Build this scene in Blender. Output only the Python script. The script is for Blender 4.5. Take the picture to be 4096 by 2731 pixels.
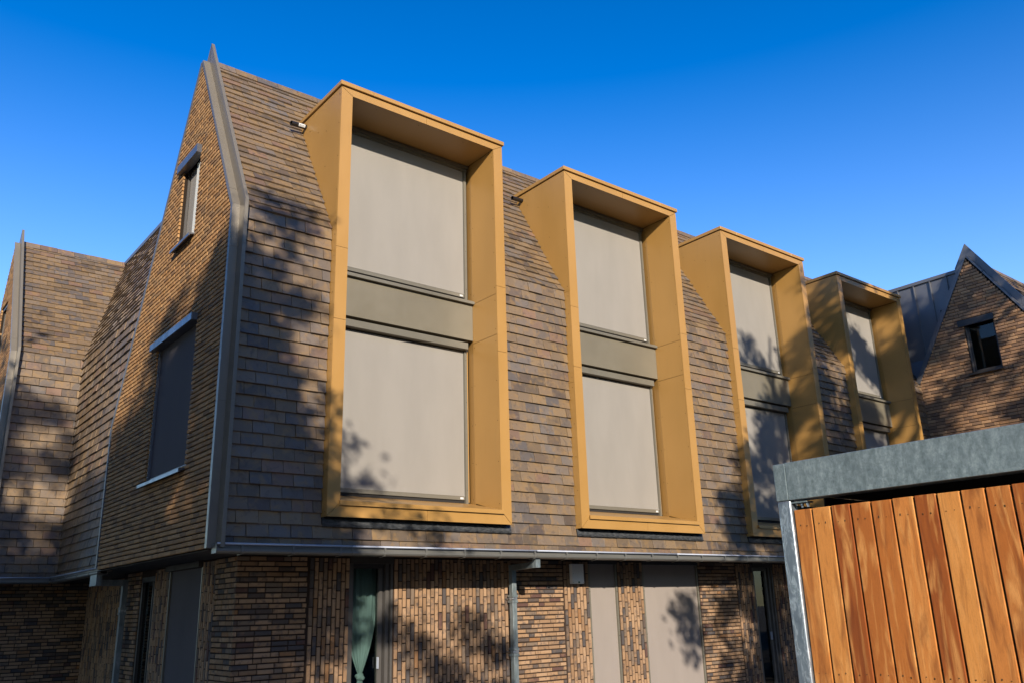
import bpy, math, random
from mathutils import Matrix, Vector
random.seed(7)
for o in list(bpy.data.objects): bpy.data.objects.remove(o)
SC = bpy.context.scene
COL = SC.collection

# ------------------------------------------------------------------ camera
CAM = Vector((-4.65825, -9.27488, 1.70174))
YAW, PITCH, ROLL, FPX = 0.681547, 0.302392, -0.0292695, 3423.946
cy, sy, cp, sp, cr, sr = math.cos(YAW), math.sin(YAW), math.cos(PITCH), math.sin(PITCH), math.cos(ROLL), math.sin(ROLL)
FW = Vector((sy*cp, cy*cp, sp)); R0 = Vector((cy, -sy, 0)); U0 = R0.cross(FW)
RT = cr*R0 + sr*U0; UP = -sr*R0 + cr*U0
cam = bpy.data.objects.new('camera', bpy.data.cameras.new('camera')); COL.objects.link(cam)
cam.data.sensor_width = 36; cam.data.lens = FPX/4096*36; cam.data.clip_end = 2000; cam.data.clip_start = 0.05
m = Matrix.Identity(4)
for i in range(3): m[i][0] = RT[i]; m[i][1] = UP[i]; m[i][2] = -FW[i]; m[i][3] = CAM[i]
cam.matrix_world = m
SC.camera = cam

# ------------------------------------------------------------------ light
SUN_D = Vector((0.50, 1.0, -0.385)).normalized()          # direction the light travels
el = math.asin(-SUN_D.z); az = math.atan2(-SUN_D.x, -SUN_D.y)
W = bpy.data.worlds.new('World'); SC.world = W; W.use_nodes = True
nt = W.node_tree; nt.nodes.clear()
sky = nt.nodes.new('ShaderNodeTexSky'); sky.sky_type = 'NISHITA'; sky.sun_disc = False
sky.sun_elevation = el; sky.sun_rotation = az; sky.air_density = 1.0; sky.dust_density = 0.25; sky.ozone_density = 3.5
hs = nt.nodes.new('ShaderNodeHueSaturation'); hs.inputs['Hue'].default_value = 0.512
tcw = nt.nodes.new('ShaderNodeTexCoord'); sxy = nt.nodes.new('ShaderNodeSeparateXYZ'); nt.links.new(tcw.outputs['Generated'], sxy.inputs[0])
for key, lo, hi in (('Saturation', 1.12, 1.44), ('Value', 1.42, .94)):      # deeper towards the zenith, paler towards the horizon, all round
    mrw = nt.nodes.new('ShaderNodeMapRange'); nt.links.new(sxy.outputs['Z'], mrw.inputs[0])
    mrw.inputs[1].default_value = .22; mrw.inputs[2].default_value = .68; mrw.inputs[3].default_value = lo; mrw.inputs[4].default_value = hi
    nt.links.new(mrw.outputs[0], hs.inputs[key])
bg = nt.nodes.new('ShaderNodeBackground'); bg.inputs['Strength'].default_value = 0.142
ow = nt.nodes.new('ShaderNodeOutputWorld')
nt.links.new(sky.outputs[0], hs.inputs['Color']); nt.links.new(hs.outputs[0], bg.inputs[0]); nt.links.new(bg.outputs[0], ow.inputs[0])
sl = bpy.data.lights.new('sun', 'SUN'); sl.energy = 4.7; sl.angle = math.radians(0.45); sl.color = (1.0, 0.90, 0.77)
so = bpy.data.objects.new('sun', sl); COL.objects.link(so)
so.rotation_euler = SUN_D.to_track_quat('-Z', 'Y').to_euler(); so.location = (-20, -30, 25)
SC.view_settings.view_transform = 'Standard'; SC.view_settings.look = 'None'
SC.view_settings.exposure = 0.68; SC.view_settings.gamma = 1.0; SC.view_settings.use_curve_mapping = False
SC.cycles.max_bounces = 6; SC.cycles.diffuse_bounces = 1; SC.cycles.glossy_bounces = 3; SC.cycles.transmission_bounces = 6; SC.cycles.transparent_max_bounces = 8

# ------------------------------------------------------------------ materials
KK = .74        # paint and masonry tones, scaled together against the strength of the sun
def mat(name, col, rough=0.6, metal=0.0, spec=0.5):
    col = tuple(x*KK for x in col)
    m = bpy.data.materials.new(name); m.use_nodes = True
    b = m.node_tree.nodes['Principled BSDF']
    b.inputs['Base Color'].default_value = (*col, 1); b.inputs['Roughness'].default_value = rough
    b.inputs['Metallic'].default_value = metal; b.inputs['Specular IOR Level'].default_value = spec
    return m
class N:
    """small node-building helper"""
    def __init__(s, m): s.t = m.node_tree; s.b = s.t.nodes['Principled BSDF']
    def n(s, typ, **kw):
        x = s.t.nodes.new('ShaderNode'+typ)
        for k, v in kw.items(): setattr(x, k, v)
        return x
    def l(s, a, b): s.t.links.new(a, b)
    def pos(s): return s.n('NewGeometry').outputs['Position']
    def math(s, op, a, b=None):
        x = s.n('Math', operation=op)
        for i, v in enumerate((a, b)):
            if v is None: continue
            if isinstance(v, (int, float)): x.inputs[i].default_value = v
            else: s.l(v, x.inputs[i])
        return x.outputs[0]
    def rnd(s):
        a = s.n('ObjectInfo').outputs['Random']; g = s.n('NewGeometry').outputs['Random Per Island']
        return s.math('FRACT', s.math('ADD', s.math('MULTIPLY', a, 7.13), s.math('MULTIPLY', g, 3.77)))
    def vscale(s, v, sc):
        x = s.n('VectorMath', operation='MULTIPLY'); s.l(v, x.inputs[0]); x.inputs[1].default_value = sc; return x.outputs[0]
    def voff(s, v, r, k=40.0):
        c = s.n('CombineXYZ'); s.l(s.math('MULTIPLY', r, k), c.inputs[0]); s.l(s.math('MULTIPLY', r, k*1.7), c.inputs[2])
        x = s.n('VectorMath', operation='ADD'); s.l(v, x.inputs[0]); s.l(c.outputs[0], x.inputs[1]); return x.outputs[0]
    def noise(s, v, scale, detail=3, rough=0.5, dist=0.0):
        x = s.n('TexNoise'); x.inputs['Scale'].default_value = scale; x.inputs['Detail'].default_value = detail
        x.inputs['Roughness'].default_value = rough; x.inputs['Distortion'].default_value = dist; s.l(v, x.inputs['Vector']); return x.outputs['Fac']
    def ramp(s, f, stops, interp='LINEAR'):
        x = s.n('ValToRGB'); x.color_ramp.interpolation = interp; e = x.color_ramp.elements
        e[0].position, e[0].color = stops[0][0], (*stops[0][1], 1); e[1].position, e[1].color = stops[-1][0], (*stops[-1][1], 1)
        for p, c in stops[1:-1]: e.new(p).color = (*c, 1)
        for q in e: q.color = (q.color[0]*KK, q.color[1]*KK, q.color[2]*KK, 1)
        s.l(f, x.inputs[0]); return x.outputs[0]
    def mix(s, f, a, b, mode='MIX'):
        x = s.n('MixRGB', blend_type=mode)
        for i, v in enumerate((f, a, b)):
            if isinstance(v, (int, float)): x.inputs[i].default_value = v
            elif isinstance(v, tuple): x.inputs[i].default_value = (*(q*KK for q in v), 1)
            else: s.l(v, x.inputs[i])
        return x.outputs[0]
    def mr(s, f, a, b, c, d):
        x = s.n('MapRange'); s.l(f, x.inputs[0])
        for i, v in enumerate((a, b, c, d)): x.inputs[i+1].default_value = v
        return x.outputs[0]
    def bump(s, h, st, dist=0.01):
        x = s.n('Bump'); x.inputs['Strength'].default_value = st; x.inputs['Distance'].default_value = dist; s.l(h, x.inputs['Height'])
        s.l(x.outputs[0], s.b.inputs['Normal'])
    def n_bw(s, c):
        x = s.n('RGBToBW'); s.l(c, x.inputs[0]); return x.outputs[0]
    def base(s, c): s.l(c, s.b.inputs['Base Color'])
    def rough(s, r): s.l(r, s.b.inputs['Roughness'])

def tile_mat(name, stops, ochre, amt, dark):
    m = mat(name, (.1, .08, .06), .5); k = N(m); r = k.rnd(); p = k.pos(); v = k.voff(p, r)
    c = k.ramp(r, stops)
    w = k.noise(v, 8, 2, .5, .35)
    c = k.mix(k.mr(w, .50, .66, 0, amt), c, ochre)
    w2 = k.noise(k.voff(p, k.math('ADD', r, .37)), 7, 3, .6, 1.5)
    c = k.mix(k.mr(w2, .55, .75, 0, .75), c, dark)
    w3 = k.noise(k.voff(p, k.math('ADD', r, .71)), 13, 5, .75, .6)
    c = k.mix(k.mr(w3, .60, .80, 0, .45), c, (.36, .30, .24))
    sp_ = k.noise(p, 380, 2)
    c = k.mix(k.mr(sp_, .62, .75, 0, .3), c, (.05, .04, .035))
    k.base(c); k.rough(k.mr(w2, .3, .7, .42, .62)); k.bump(k.noise(p, 150, 4), .25, .004)
    return m
M = {}
M['tile'] = tile_mat('roof_tile', [(0, (.115, .085, .058)), (.16, (.225, .150, .080)), (.32, (.125, .105, .092)), (.48, (.27, .178, .090)), (.62, (.175, .145, .122)), (.78, (.240, .158, .086)), (.88, (.095, .072, .058)), (.95, (.26, .155, .098)), (1, (.155, .112, .08))], (.30, .18, .068), .6, (.068, .053, .045))

def brick_mat(name, stops, blot):
    m = mat(name, (.3, .2, .1), .85, spec=.25); k = N(m); r = k.rnd(); p = k.pos(); v = k.voff(p, r)
    c = k.ramp(r, stops, 'CONSTANT')
    c = k.mix(k.mr(k.noise(v, 12, 3, .6), .52, .72, 0, blot), c, (.085, .075, .075))
    c = k.mix(k.mr(k.noise(k.voff(p, k.math('ADD', r, .5)), 8, 2), .55, .7, 0, .35), c, (.40, .235, .12))
    c = k.mix(k.mr(k.noise(p, 120, 4, .7), .62, .74, 0, .5), c, (.05, .035, .028))
    k.base(c); k.bump(k.noise(p, 90, 5, .7), .5, .006)
    return m
M['brick'] = brick_mat('facing_brick', [(0, (.40, .245, .135)), (.18, (.31, .185, .10)), (.28, (.45, .285, .165)), (.45, (.13, .095, .075)), (.53, (.34, .21, .12)), (.64, (.10, .085, .08)), (.73, (.23, .165, .115)), (.83, (.13, .07, .055)), (.87, (.42, .265, .155)), (.97, (.33, .17, .075))], .8)
M['gbrick'] = brick_mat('gable_brick', [(0, (.52, .29, .115)), (.2, (.43, .235, .095)), (.4, (.57, .32, .13)), (.55, (.37, .22, .10)), (.68, (.48, .25, .09)), (.8, (.31, .175, .08)), (.9, (.54, .29, .115))], .2)
M['mortar'] = mat('mortar', (.055, .036, .026), .95, spec=.1)
M['gmortar'] = mat('gable_mortar', (.03, .021, .015), .95, spec=.1)
M['felt'] = mat('dark_underlay', (.02, .018, .017), .9)

def coat(name, col, rough, metal=0.0, var=.06, fine=600):
    m = mat(name, col, rough, metal); k = N(m); p = k.pos()
    f = k.noise(p, 1.7, 3, .6)
    c = k.mix(k.mr(f, .3, .7, 0, 1), tuple(x*(1-var) for x in col), tuple(min(1, x*(1+var)) for x in col))
    k.base(c); k.rough(k.mr(k.noise(p, 6, 4), .3, .7, max(.05, rough-.07), rough+.07)); k.bump(k.noise(p, fine, 2), .06, .002)
    return m
m = M['gold'] = mat('ochre_powder_coat', (.46, .25, .068), .4); k = N(m); p = k.pos()
f1 = k.noise(k.vscale(p, (1, 1, .5)), 1.3, 3, .55); st = k.noise(k.vscale(p, (9, 9, .5)), 2.2, 4, .6)
c = k.mix(k.mr(f1, .3, .7, 0, 1), (.43, .232, .061), (.49, .268, .076)); c = k.mix(k.mr(st, .56, .76, 0, .22), c, (.33, .19, .07))
k.base(c); k.rough(k.mr(f1, .3, .7, .33, .48)); k.bump(k.math('ADD', k.noise(p, 1.8, 2), k.math('MULTIPLY', k.noise(p, 500, 2), .02)), .22, .012)
M['seam'] = mat('seam_shadow_gap', (.03, .02, .012), .9)
M['bronze'] = coat('bronze_grey_coat', (.235, .205, .16), .4, .22)
M['graph'] = coat('graphite_metal', (.17, .17, .178), .42, .3)
M['cass'] = coat('grey_beige_coat', (.215, .195, .15), .42, .2)
M['span'] = coat('spandrel_coat', (.235, .205, .145), .4, .15)
M['hood'] = coat('hood_metal', (.17, .175, .19), .33, .5)
M['dframe'] = coat('dark_frame_coat', (.05, .046, .042), .4, .2)
M['wframe'] = coat('warm_grey_frame', (.12, .11, .10), .4, .2)
M['gutterm'] = coat('gutter_grey', (.19, .185, .165), .42, .3)
M['black'] = mat('black_plastic', (.012, .012, .014), .35)
M['white'] = mat('white_label', (.7, .7, .68), .5)
M['screw'] = mat('screw_head', (.10, .055, .018), .4, .5)
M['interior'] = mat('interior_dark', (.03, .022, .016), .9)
M['sheet'] = coat('soffit_board', (.045, .038, .03), .7)
m = M['bead'] = mat('gutter_bead', (.46, .50, .58), .5, .1); k = N(m); k.rough(k.mr(k.noise(k.pos(), 14, 4), .35, .65, .45, .6))
# blind fabric
def fabric(name, col):
    m = mat(name, col, .85, spec=.2); k = N(m); p = k.pos()
    w = k.n('TexWave', wave_type='BANDS', bands_direction='X'); w.inputs['Scale'].default_value = 260; k.l(p, w.inputs['Vector'])
    w2 = k.n('TexWave', wave_type='BANDS', bands_direction='Z'); w2.inputs['Scale'].default_value = 260; k.l(p, w2.inputs['Vector'])
    h = k.math('ADD', w.outputs['Fac'], w2.outputs['Fac']); wv = k.noise(k.vscale(p, (1, 1, .12)), 5.5, 2); k.bump(k.math('ADD', k.math('MULTIPLY', h, .03), wv), .25, .012)
    big = k.noise(k.vscale(p, (1.2, 1.2, .35)), 2.2, 3, .55)
    k.base(k.mix(k.mr(big, .35, .65, 0, 1), tuple(x*.96 for x in col), tuple(x*1.03 for x in col)))
    return m
M['blind'] = fabric('taupe_screen', (.325, .300, .262))
M['blind2'] = fabric('mauve_grey_screen', (.33, .285, .25))
M['dblind'] = fabric('dark_grey_screen', (.115, .10, .105))
# galvanised steel
m = M['galv'] = mat('galvanised_steel', (.3, .33, .34), .42, .55); k = N(m); p = k.pos()
vv = k.n('TexVoronoi'); vv.inputs['Scale'].default_value = 75; k.l(k.voff(p, k.noise(p, 9, 3), .09), vv.inputs['Vector'])
n1 = k.noise(k.vscale(p, (1, 1, .5)), 24, 7, .72, .12); n2 = k.noise(p, 4, 4, .6)
c = k.ramp(n1, [(.3, (.20, .26, .255)), (.46, (.34, .41, .405)), (.58, (.46, .535, .525)), (.70, (.70, .78, .76))])
c = k.mix(k.mr(n2, .35, .65, .0, .45), c, (.20, .25, .255))
c = k.mix(.30, c, k.ramp(k.n_bw(vv.outputs['Color']), [(.2, (.35, .35, .35)), (.8, (1, 1, 1))]), 'SOFT_LIGHT')
sc_ = k.noise(k.vscale(p, (1, 1, .18)), 60, 3, .5, 1.0)
c = k.mix(k.mr(sc_, .70, .76, 0, .55), c, (.5, .54, .55))
k.base(c); k.rough(k.mr(n1, .3, .7, .5, .36)); k.bump(n1, .12, .004)
m = M['galvp'] = mat('galvanised_post', (.42, .46, .5), .33, .75); k = N(m); p = k.pos()
n1 = k.noise(k.vscale(p, (1, 1, .3)), 30, 5, .6, .7)
k.base(k.ramp(n1, [(.3, (.28, .33, .37)), (.5, (.40, .45, .50)), (.56, (.75, .8, .85)), (.60, (.42, .47, .52)), (.8, (.30, .35, .40))])); k.rough(k.mr(n1, .3, .7, .45, .25)); k.bump(n1, .15, .004)
m = M['zinc'] = mat('zinc_pipe', (.16, .185, .19), .35, .45); k = N(m); p = k.pos()
n1 = k.noise(k.vscale(p, (1, 1, .4)), 14, 5, .6, .6)
k.base(k.ramp(n1, [(.3, (.19, .235, .25)), (.55, (.29, .345, .36)), (.75, (.44, .49, .50))])); k.rough(k.mr(n1, .3, .7, .28, .45))
m = M['lead'] = mat('lead_flashing', (.07, .075, .08), .5, .3); k = N(m); p = k.pos()
n1 = k.noise(k.vscale(p, (1, 1, 2)), 18, 4); k.base(k.ramp(n1, [(.35, (.045, .05, .056)), (.65, (.11, .115, .12))])); k.bump(n1, .7, .02)
# cedar / hardwood planks
m = M['wood'] = mat('oiled_hardwood', (.4, .18, .05), .48, spec=.35); k = N(m); p = k.pos(); r = k.rnd(); v = k.voff(p, r, 60)
tone = k.ramp(r, [(0, (.30, .070, .012)), (.18, (.62, .200, .036)), (.34, (.36, .088, .014)), (.5, (.76, .28, .060)), (.66, (.46, .125, .020)), (.84, (.84, .35, .08)), (1, (.50, .14, .024))])
sw = k.noise(k.vscale(v, (1, 5.5, .8)), 2.3, 3, .5, 1.6)
c = k.mix(k.mr(sw, .49, .68, 0, .75), tone, (.92, .43, .125))
dk = k.noise(k.vscale(k.voff(p, k.math('ADD', r, .4), 60), (1, 6, .9)), 2.2, 4, .55, 1.4)
c = k.mix(k.mr(dk, .50, .72, 0, .75), c, (.17, .036, .007))
gr = k.noise(k.vscale(v, (1, 16, 1)), 14, 5, .7, .4)
c = k.mix(k.mr(gr, .45, .75, 0, .38), c, (.26, .08, .02))
gf = k.noise(k.vscale(v, (1, 30, 2.2)), 28, 3, .6)
c = k.mix(k.mr(gf, .56, .70, 0, .45), c, (.12, .04, .012))
k.base(c); k.bump(gf, .25, .003); k.rough(k.mr(sw, .3, .7, .55, .38))
KK = 1.0
m = M['curtain'] = mat('mint_voile', (.74, .86, .82), .8); k = N(m); trl = k.n('BsdfTranslucent'); trl.inputs[0].default_value = (.66, .80, .75, 1); mxs = k.n('MixShader'); mxs.inputs[0].default_value = .35; o_ = m.node_tree.nodes['Material Output']; k.l(k.b.outputs[0], mxs.inputs[1]); k.l(trl.outputs[0], mxs.inputs[2]); k.l(mxs.outputs[0], o_.inputs[0])
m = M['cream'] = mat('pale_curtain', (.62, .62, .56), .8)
m = M['glass'] = mat('window_glass', (.8, .85, .85), .01); b = m.node_tree.nodes['Principled BSDF']
k = N(m); tr = k.n('BsdfTransparent'); tr.inputs[0].default_value = (.62, .68, .67, 1); gl = k.n('BsdfGlossy'); gl.inputs['Roughness'].default_value = .01
fr = k.n('Fresnel'); fr.inputs[0].default_value = 1.45; mx = k.n('MixShader'); out = m.node_tree.nodes['Material Output']
k.l(fr.outputs[0], mx.inputs[0]); k.l(tr.outputs[0], mx.inputs[1]); k.l(gl.outputs[0], mx.inputs[2]); k.l(mx.outputs[0], out.inputs[0])
m = M['ground'] = mat('paving', (.12, .11, .10), .9); k = N(m); p = k.pos(); k.base(k.mix(k.noise(p, 1.2, 5), (.15, .13, .105), (.27, .235, .19))); k.bump(k.noise(p, 30, 5), .4, .01)
m = M['bark'] = mat('bark', (.09, .065, .045), .95); k = N(m); p = k.pos(); n1 = k.noise(k.vscale(p, (3, 3, .5)), 6, 5); k.base(k.mix(n1, (.04, .03, .022), (.14, .105, .075))); k.bump(n1, .8, .03)
m = M['leaf'] = mat('leaf', (.05, .08, .02), .6); k = N(m); k.base(k.ramp(k.rnd(), [(0, (.035, .06, .015)), (.5, (.06, .09, .022)), (1, (.10, .10, .025))]))

# ------------------------------------------------------------------ mesh tools
WORLD = {}
def wpos(o): return WORLD.get(o.name, Vector((0, 0, 0))) if o else Vector((0, 0, 0))
class MB:
    def __init__(s): s.v = []; s.f = []; s.mi = []; s.ms = []; s.cm = 0
    def use(s, name):
        mm = M[name]
        if mm not in s.ms: s.ms.append(mm)
        s.cm = s.ms.index(mm); return s
    def add(s, vs, fs):
        n = len(s.v); s.v += [tuple(v) for v in vs]; s.f += [tuple(n+i for i in f) for f in fs]; s.mi += [s.cm]*len(fs); return s
    def box(s, x0, x1, y0, y1, z0, z1):
        return s.add([(x0, y0, z0), (x1, y0, z0), (x1, y1, z0), (x0, y1, z0), (x0, y0, z1), (x1, y0, z1), (x1, y1, z1), (x0, y1, z1)],
                     [(0, 3, 2, 1), (4, 5, 6, 7), (0, 1, 5, 4), (1, 2, 6, 5), (2, 3, 7, 6), (3, 0, 4, 7)])
    def prism(s, pts, ext):
        ext = Vector(ext); a = [Vector(p) for p in pts]; n = len(a)
        nn = Vector((0, 0, 0))
        for i in range(n): nn += a[i].cross(a[(i+1) % n])
        if nn.dot(ext) > 0: a.reverse()
        return s.add(a+[p+ext for p in a], [tuple(range(n)), tuple(range(2*n-1, n-1, -1))] + [((i+1) % n, i, n+i, n+(i+1) % n) for i in range(n)])
    def tube(s, a, b, r0, r1=None, n=12, cap=True):
        a, b = Vector(a), Vector(b); r1 = r0 if r1 is None else r1; d = (b-a).normalized()
        u = d.orthogonal().normalized(); w = d.cross(u)
        vs = [a+(u*math.cos(2*math.pi*i/n)+w*math.sin(2*math.pi*i/n))*r0 for i in range(n)] + [b+(u*math.cos(2*math.pi*i/n)+w*math.sin(2*math.pi*i/n))*r1 for i in range(n)]
        fs = [(i, (i+1) % n, n+(i+1) % n, n+i) for i in range(n)]
        if cap: fs += [tuple(range(n-1, -1, -1)), tuple(range(n, 2*n))]
        return s.add(vs, fs)
    def piece(s, T, mtx):
        return s.add([mtx @ Vector(v) for v in T[0]], T[1])
    def build(s, name, parent=None, smooth=False, centre=True):
        me = bpy.data.meshes.new(name)
        c = Vector((0, 0, 0))
        if centre and s.v:
            lo = [min(v[i] for v in s.v) for i in range(3)]; hi = [max(v[i] for v in s.v) for i in range(3)]
            c = Vector([(a+b)/2 for a, b in zip(lo, hi)])
        me.from_pydata([(v[0]-c.x, v[1]-c.y, v[2]-c.z) for v in s.v], [], s.f)
        for mm in s.ms: me.materials.append(mm)
        me.polygons.foreach_set('material_index', s.mi)
        if smooth: me.polygons.foreach_set('use_smooth', [True]*len(s.f))
        me.update()
        o = bpy.data.objects.new(name, me); COL.objects.link(o)
        o.location = c - wpos(parent); WORLD[o.name] = c.copy()
        if parent: o.parent = parent
        return o
def bevel(o, w=.004, seg=2):
    b = o.modifiers.new('bevel', 'BEVEL'); b.width = w; b.segments = seg; b.limit_method = 'ANGLE'; return o
def thing(name, label, cat, loc, group=None):
    o = bpy.data.objects.new(name, None); COL.objects.link(o); o.location = loc; o.empty_display_size = .3
    WORLD[o.name] = Vector(loc); return tag(o, label, cat, group)
def tag(o, label, cat, group=None):
    o['label'] = label; o['category'] = cat
    if group: o['group'] = group
    return o
def empty_part(name, parent, loc):
    o = bpy.data.objects.new(name, None); COL.objects.link(o); o.parent = parent; WORLD[o.name] = Vector(loc)
    o.location = Vector(loc)-wpos(parent); return o
def struct(o): o['kind'] = 'structure'; return o
def stuff(o): o['kind'] = 'stuff'; return o
def copy_tree(o, parent, off=Vector((0, 0, 0)), skip=()):
    c = o.copy(); COL.objects.link(c); c.parent = parent; WORLD[c.name] = WORLD[o.name]+off
    if parent: c.location = WORLD[c.name]-wpos(parent)
    for ch in list(o.children):
        if ch.name.split('.')[0] in skip: continue
        copy_tree(ch, c, off)
    return c

# ------------------------------------------------------------------ courses of tiles and bricks
TL, TH = .262, .165
def tile_template():
    # u 0..TL, v 0..TH ; thick at the foot, wedge laid back at the head; small arris chamfer
    e = .003; f0, f1, b0, b1 = .038, .010, .012, -.004
    V = [(0, 0, b0), (TL, 0, b0), (TL, TH, b1), (0, TH, b1), (0, 0, f0-e), (TL, 0, f0-e), (e, e, f0), (TL-e, e, f0), (TL-e, TH, f1), (e, TH, f1), (0, TH, f1-e), (TL, TH, f1-e)]
    F = [(0, 3, 2, 1), (0, 1, 5, 4), (4, 5, 7, 6), (6, 7, 8, 9), (0, 4, 10, 3), (4, 6, 9, 10), (1, 2, 11, 5), (5, 11, 8, 7), (3, 10, 9, 8, 11, 2)]
    return V, F
BL, BH, BD = .205, .050, .06
def brick_template():
    e = .0045; j = .0018
    V = [(0, 0, -BD), (BL, 0, -BD), (BL, BH, -BD), (0, BH, -BD), (0, 0, -e), (BL, 0, -e), (BL, BH, -e), (0, BH, -e),
         (e, e+j, 0), (BL*.5, e-j*.6, .0008), (BL-e, e+j*.5, 0), (BL-e*.8, BH-e, 0), (BL*.45, BH-e+j, -.0006), (e, BH-e-j*.5, 0)]
    F = [(3, 2, 1, 0), (0, 1, 5, 4), (1, 2, 6, 5), (2, 3, 7, 6), (3, 0, 4, 7), (8, 9, 10, 11, 12, 13), (4, 5, 10, 9, 8), (5, 6, 11, 10), (6, 7, 13, 12, 11), (7, 4, 8, 13)]
    return V, F
TT, BT = tile_template(), brick_template()
def template_mesh(name, T, mm):
    me = bpy.data.meshes.new(name); me.from_pydata(T[0], [], T[1]); me.materials.append(M[mm]); me.update(); return me
class Frame:
    def __init__(s, O, U, V): s.O = Vector(O); s.U = Vector(U).normalized(); s.V = Vector(V).normalized(); s.N = s.U.cross(s.V).normalized()
    def p(s, u, v, n=0): return s.O + s.U*u + s.V*v + s.N*n
    def m(s, u, v, n, sx, sy_, sn, rot=0.0):
        U = (s.U*math.cos(rot)+s.V*math.sin(rot)); V = (s.V*math.cos(rot)-s.U*math.sin(rot)); o = s.p(u, v, n)
        return Matrix(((U.x*sx, V.x*sy_, s.N.x*sn, o.x), (U.y*sx, V.y*sy_, s.N.y*sn, o.y), (U.z*sx, V.z*sy_, s.N.z*sn, o.z), (0, 0, 0, 1)))
def subtract(iv, cuts):
    for c0, c1 in cuts:
        out = []
        for a, b in iv:
            if c1 <= a or c0 >= b: out.append((a, b)); continue
            if c0-a > .002: out.append((a, c0))
            if b-c1 > .002: out.append((c1, b))
        iv = out
    return iv
def tiles(fr, v0, v1, pitch, span, phase, holes=(), first=0):
    """span(v)->(u0,u1); holes: (u0,u1,v0,v1) ; returns list of piece records"""
    out = []; k_ = first; v = v0
    P = .2645
    while v < v1-.02:
        vm = v+pitch*.5
        s0 = span(vm)
        if s0:
            iv = subtract([s0], [(h[0], h[1]) for h in holes if h[2] < vm < h[3]])
            off = phase + (P/2 if k_ % 2 else 0)
            for a, b in iv:
                n0 = math.floor((a-off)/P)
                u = off+n0*P
                while u < b:
                    p0, p1 = max(a, u), min(b, u+P)
                    if p1-p0 > .02:
                        w = p1-p0-.0038
                        out.append((fr, 'tile', fr.m(p0+random.uniform(-.0008, .0008), v+random.uniform(-.002, .002), random.uniform(-.0025, .0035), w/TL, 1, random.uniform(.85, 1.25), random.uniform(-.008, .008)), p0, v, w, .14))
                    u += P
        k_ += 1; v += pitch
    return out
def bricks(fr, v0, v1, pitch, bh, blen, gap, span, holes=(), mode='wild', deep=(), kind='brick', half=.2):
    out = []; v = v0; k_ = 0
    while v < v1-.01:
        vm = v+pitch*.5; s0 = span(vm)
        if s0 and s0[1]-s0[0] > .02:
            iv = subtract([s0], [(h[0], h[1]) for h in holes if h[2] < vm < h[3]])
            for a, b in iv:
                if mode == 'wild': u = a - random.choice((0, .25, .5, .75))*blen
                else: u = a - ((k_ % 2)*.5 + random.uniform(-.1, .1))*blen
                while u < b:
                    L = blen*.5 if random.random() < half else blen
                    p0, p1 = max(a, u), min(b, u+L)
                    if p1-p0 > .018:
                        end = any(abs(p0-h[1]) < .004 or abs(p1-h[0]) < .004 for h in holes)
                        w = p1-p0-(gap if not end or p1-p0 > .05 else 0)
                        out.append((fr, kind, fr.m(p0, v+random.uniform(-.0015, .0015), random.uniform(-.0016, .0012), w/BL, bh/BH, (1.9 if end else 1), random.uniform(-.006, .006)), p0, v, w, bh))
                    u += L
        k_ += 1; v += pitch
    return out
def screen_area(rec):
    mtx = rec[2]; fr = rec[0]
    L, H = (TL, .14) if rec[1] == 'tile' else (BL, BH)
    pts = []
    for uu, vv in ((0, 0), (L, 0), (L, H), (0, H)):
        d = mtx @ Vector((uu, vv, 0)) - CAM; z = d.dot(FW)
        if z < .2: return 0
        pts.append((FPX*d.dot(RT)/z, FPX*d.dot(UP)/z))
    cx = sum(p[0] for p in pts)/4; cyy = sum(p[1] for p in pts)/4
    if abs(cx) > 2060 or abs(cyy) > 1375: return 0
    if (mtx.translation-CAM).dot(fr.N) > 0: return 0
    return abs(sum(pts[i][0]*pts[(i+1) % 4][1]-pts[(i+1) % 4][0]*pts[i][1] for i in range(4)))/2
M['cbrick'] = brick_mat('red_brown_brick', [(0, (.33, .185, .095)), (.2, (.26, .145, .078)), (.4, (.39, .225, .115)), (.55, (.22, .13, .075)), (.68, (.30, .16, .075)), (.8, (.17, .10, .06)), (.9, (.35, .20, .10))], .3)
MESHES = {'cbrick': ('brick', template_mesh('brick', BT, 'cbrick'), BT), 'tile': ('tile', template_mesh('tile', TT, 'tile'), TT), 'brick': ('brick', template_mesh('brick', BT, 'brick'), BT), 'gbrick': ('brick', template_mesh('brick', BT, 'gbrick'), BT)}
def lay(recs, house, limit=300):
    """the largest pieces in the picture become objects of their own, the rest one joined part"""
    groups = {}
    for r in recs: groups.setdefault(MESHES[r[1]][0], []).append(r)
    for nm, L in groups.items():
        L.sort(key=lambda r: -screen_area(r))
        for r in L[:limit]:
            o = bpy.data.objects.new(nm, MESHES[r[1]][1]); COL.objects.link(o); o.parent = house
            mm = r[2].copy(); mm.translation = mm.translation-wpos(house); o.matrix_local = mm
        if len(L) > limit:
            mb = MB()
            for r in L[limit:]:
                mb.use(r[1]); mb.piece(MESHES[r[1]][2], r[2])
            stuff(mb.build('tile_courses' if nm == 'tile' else 'brick_courses', house))
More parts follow.
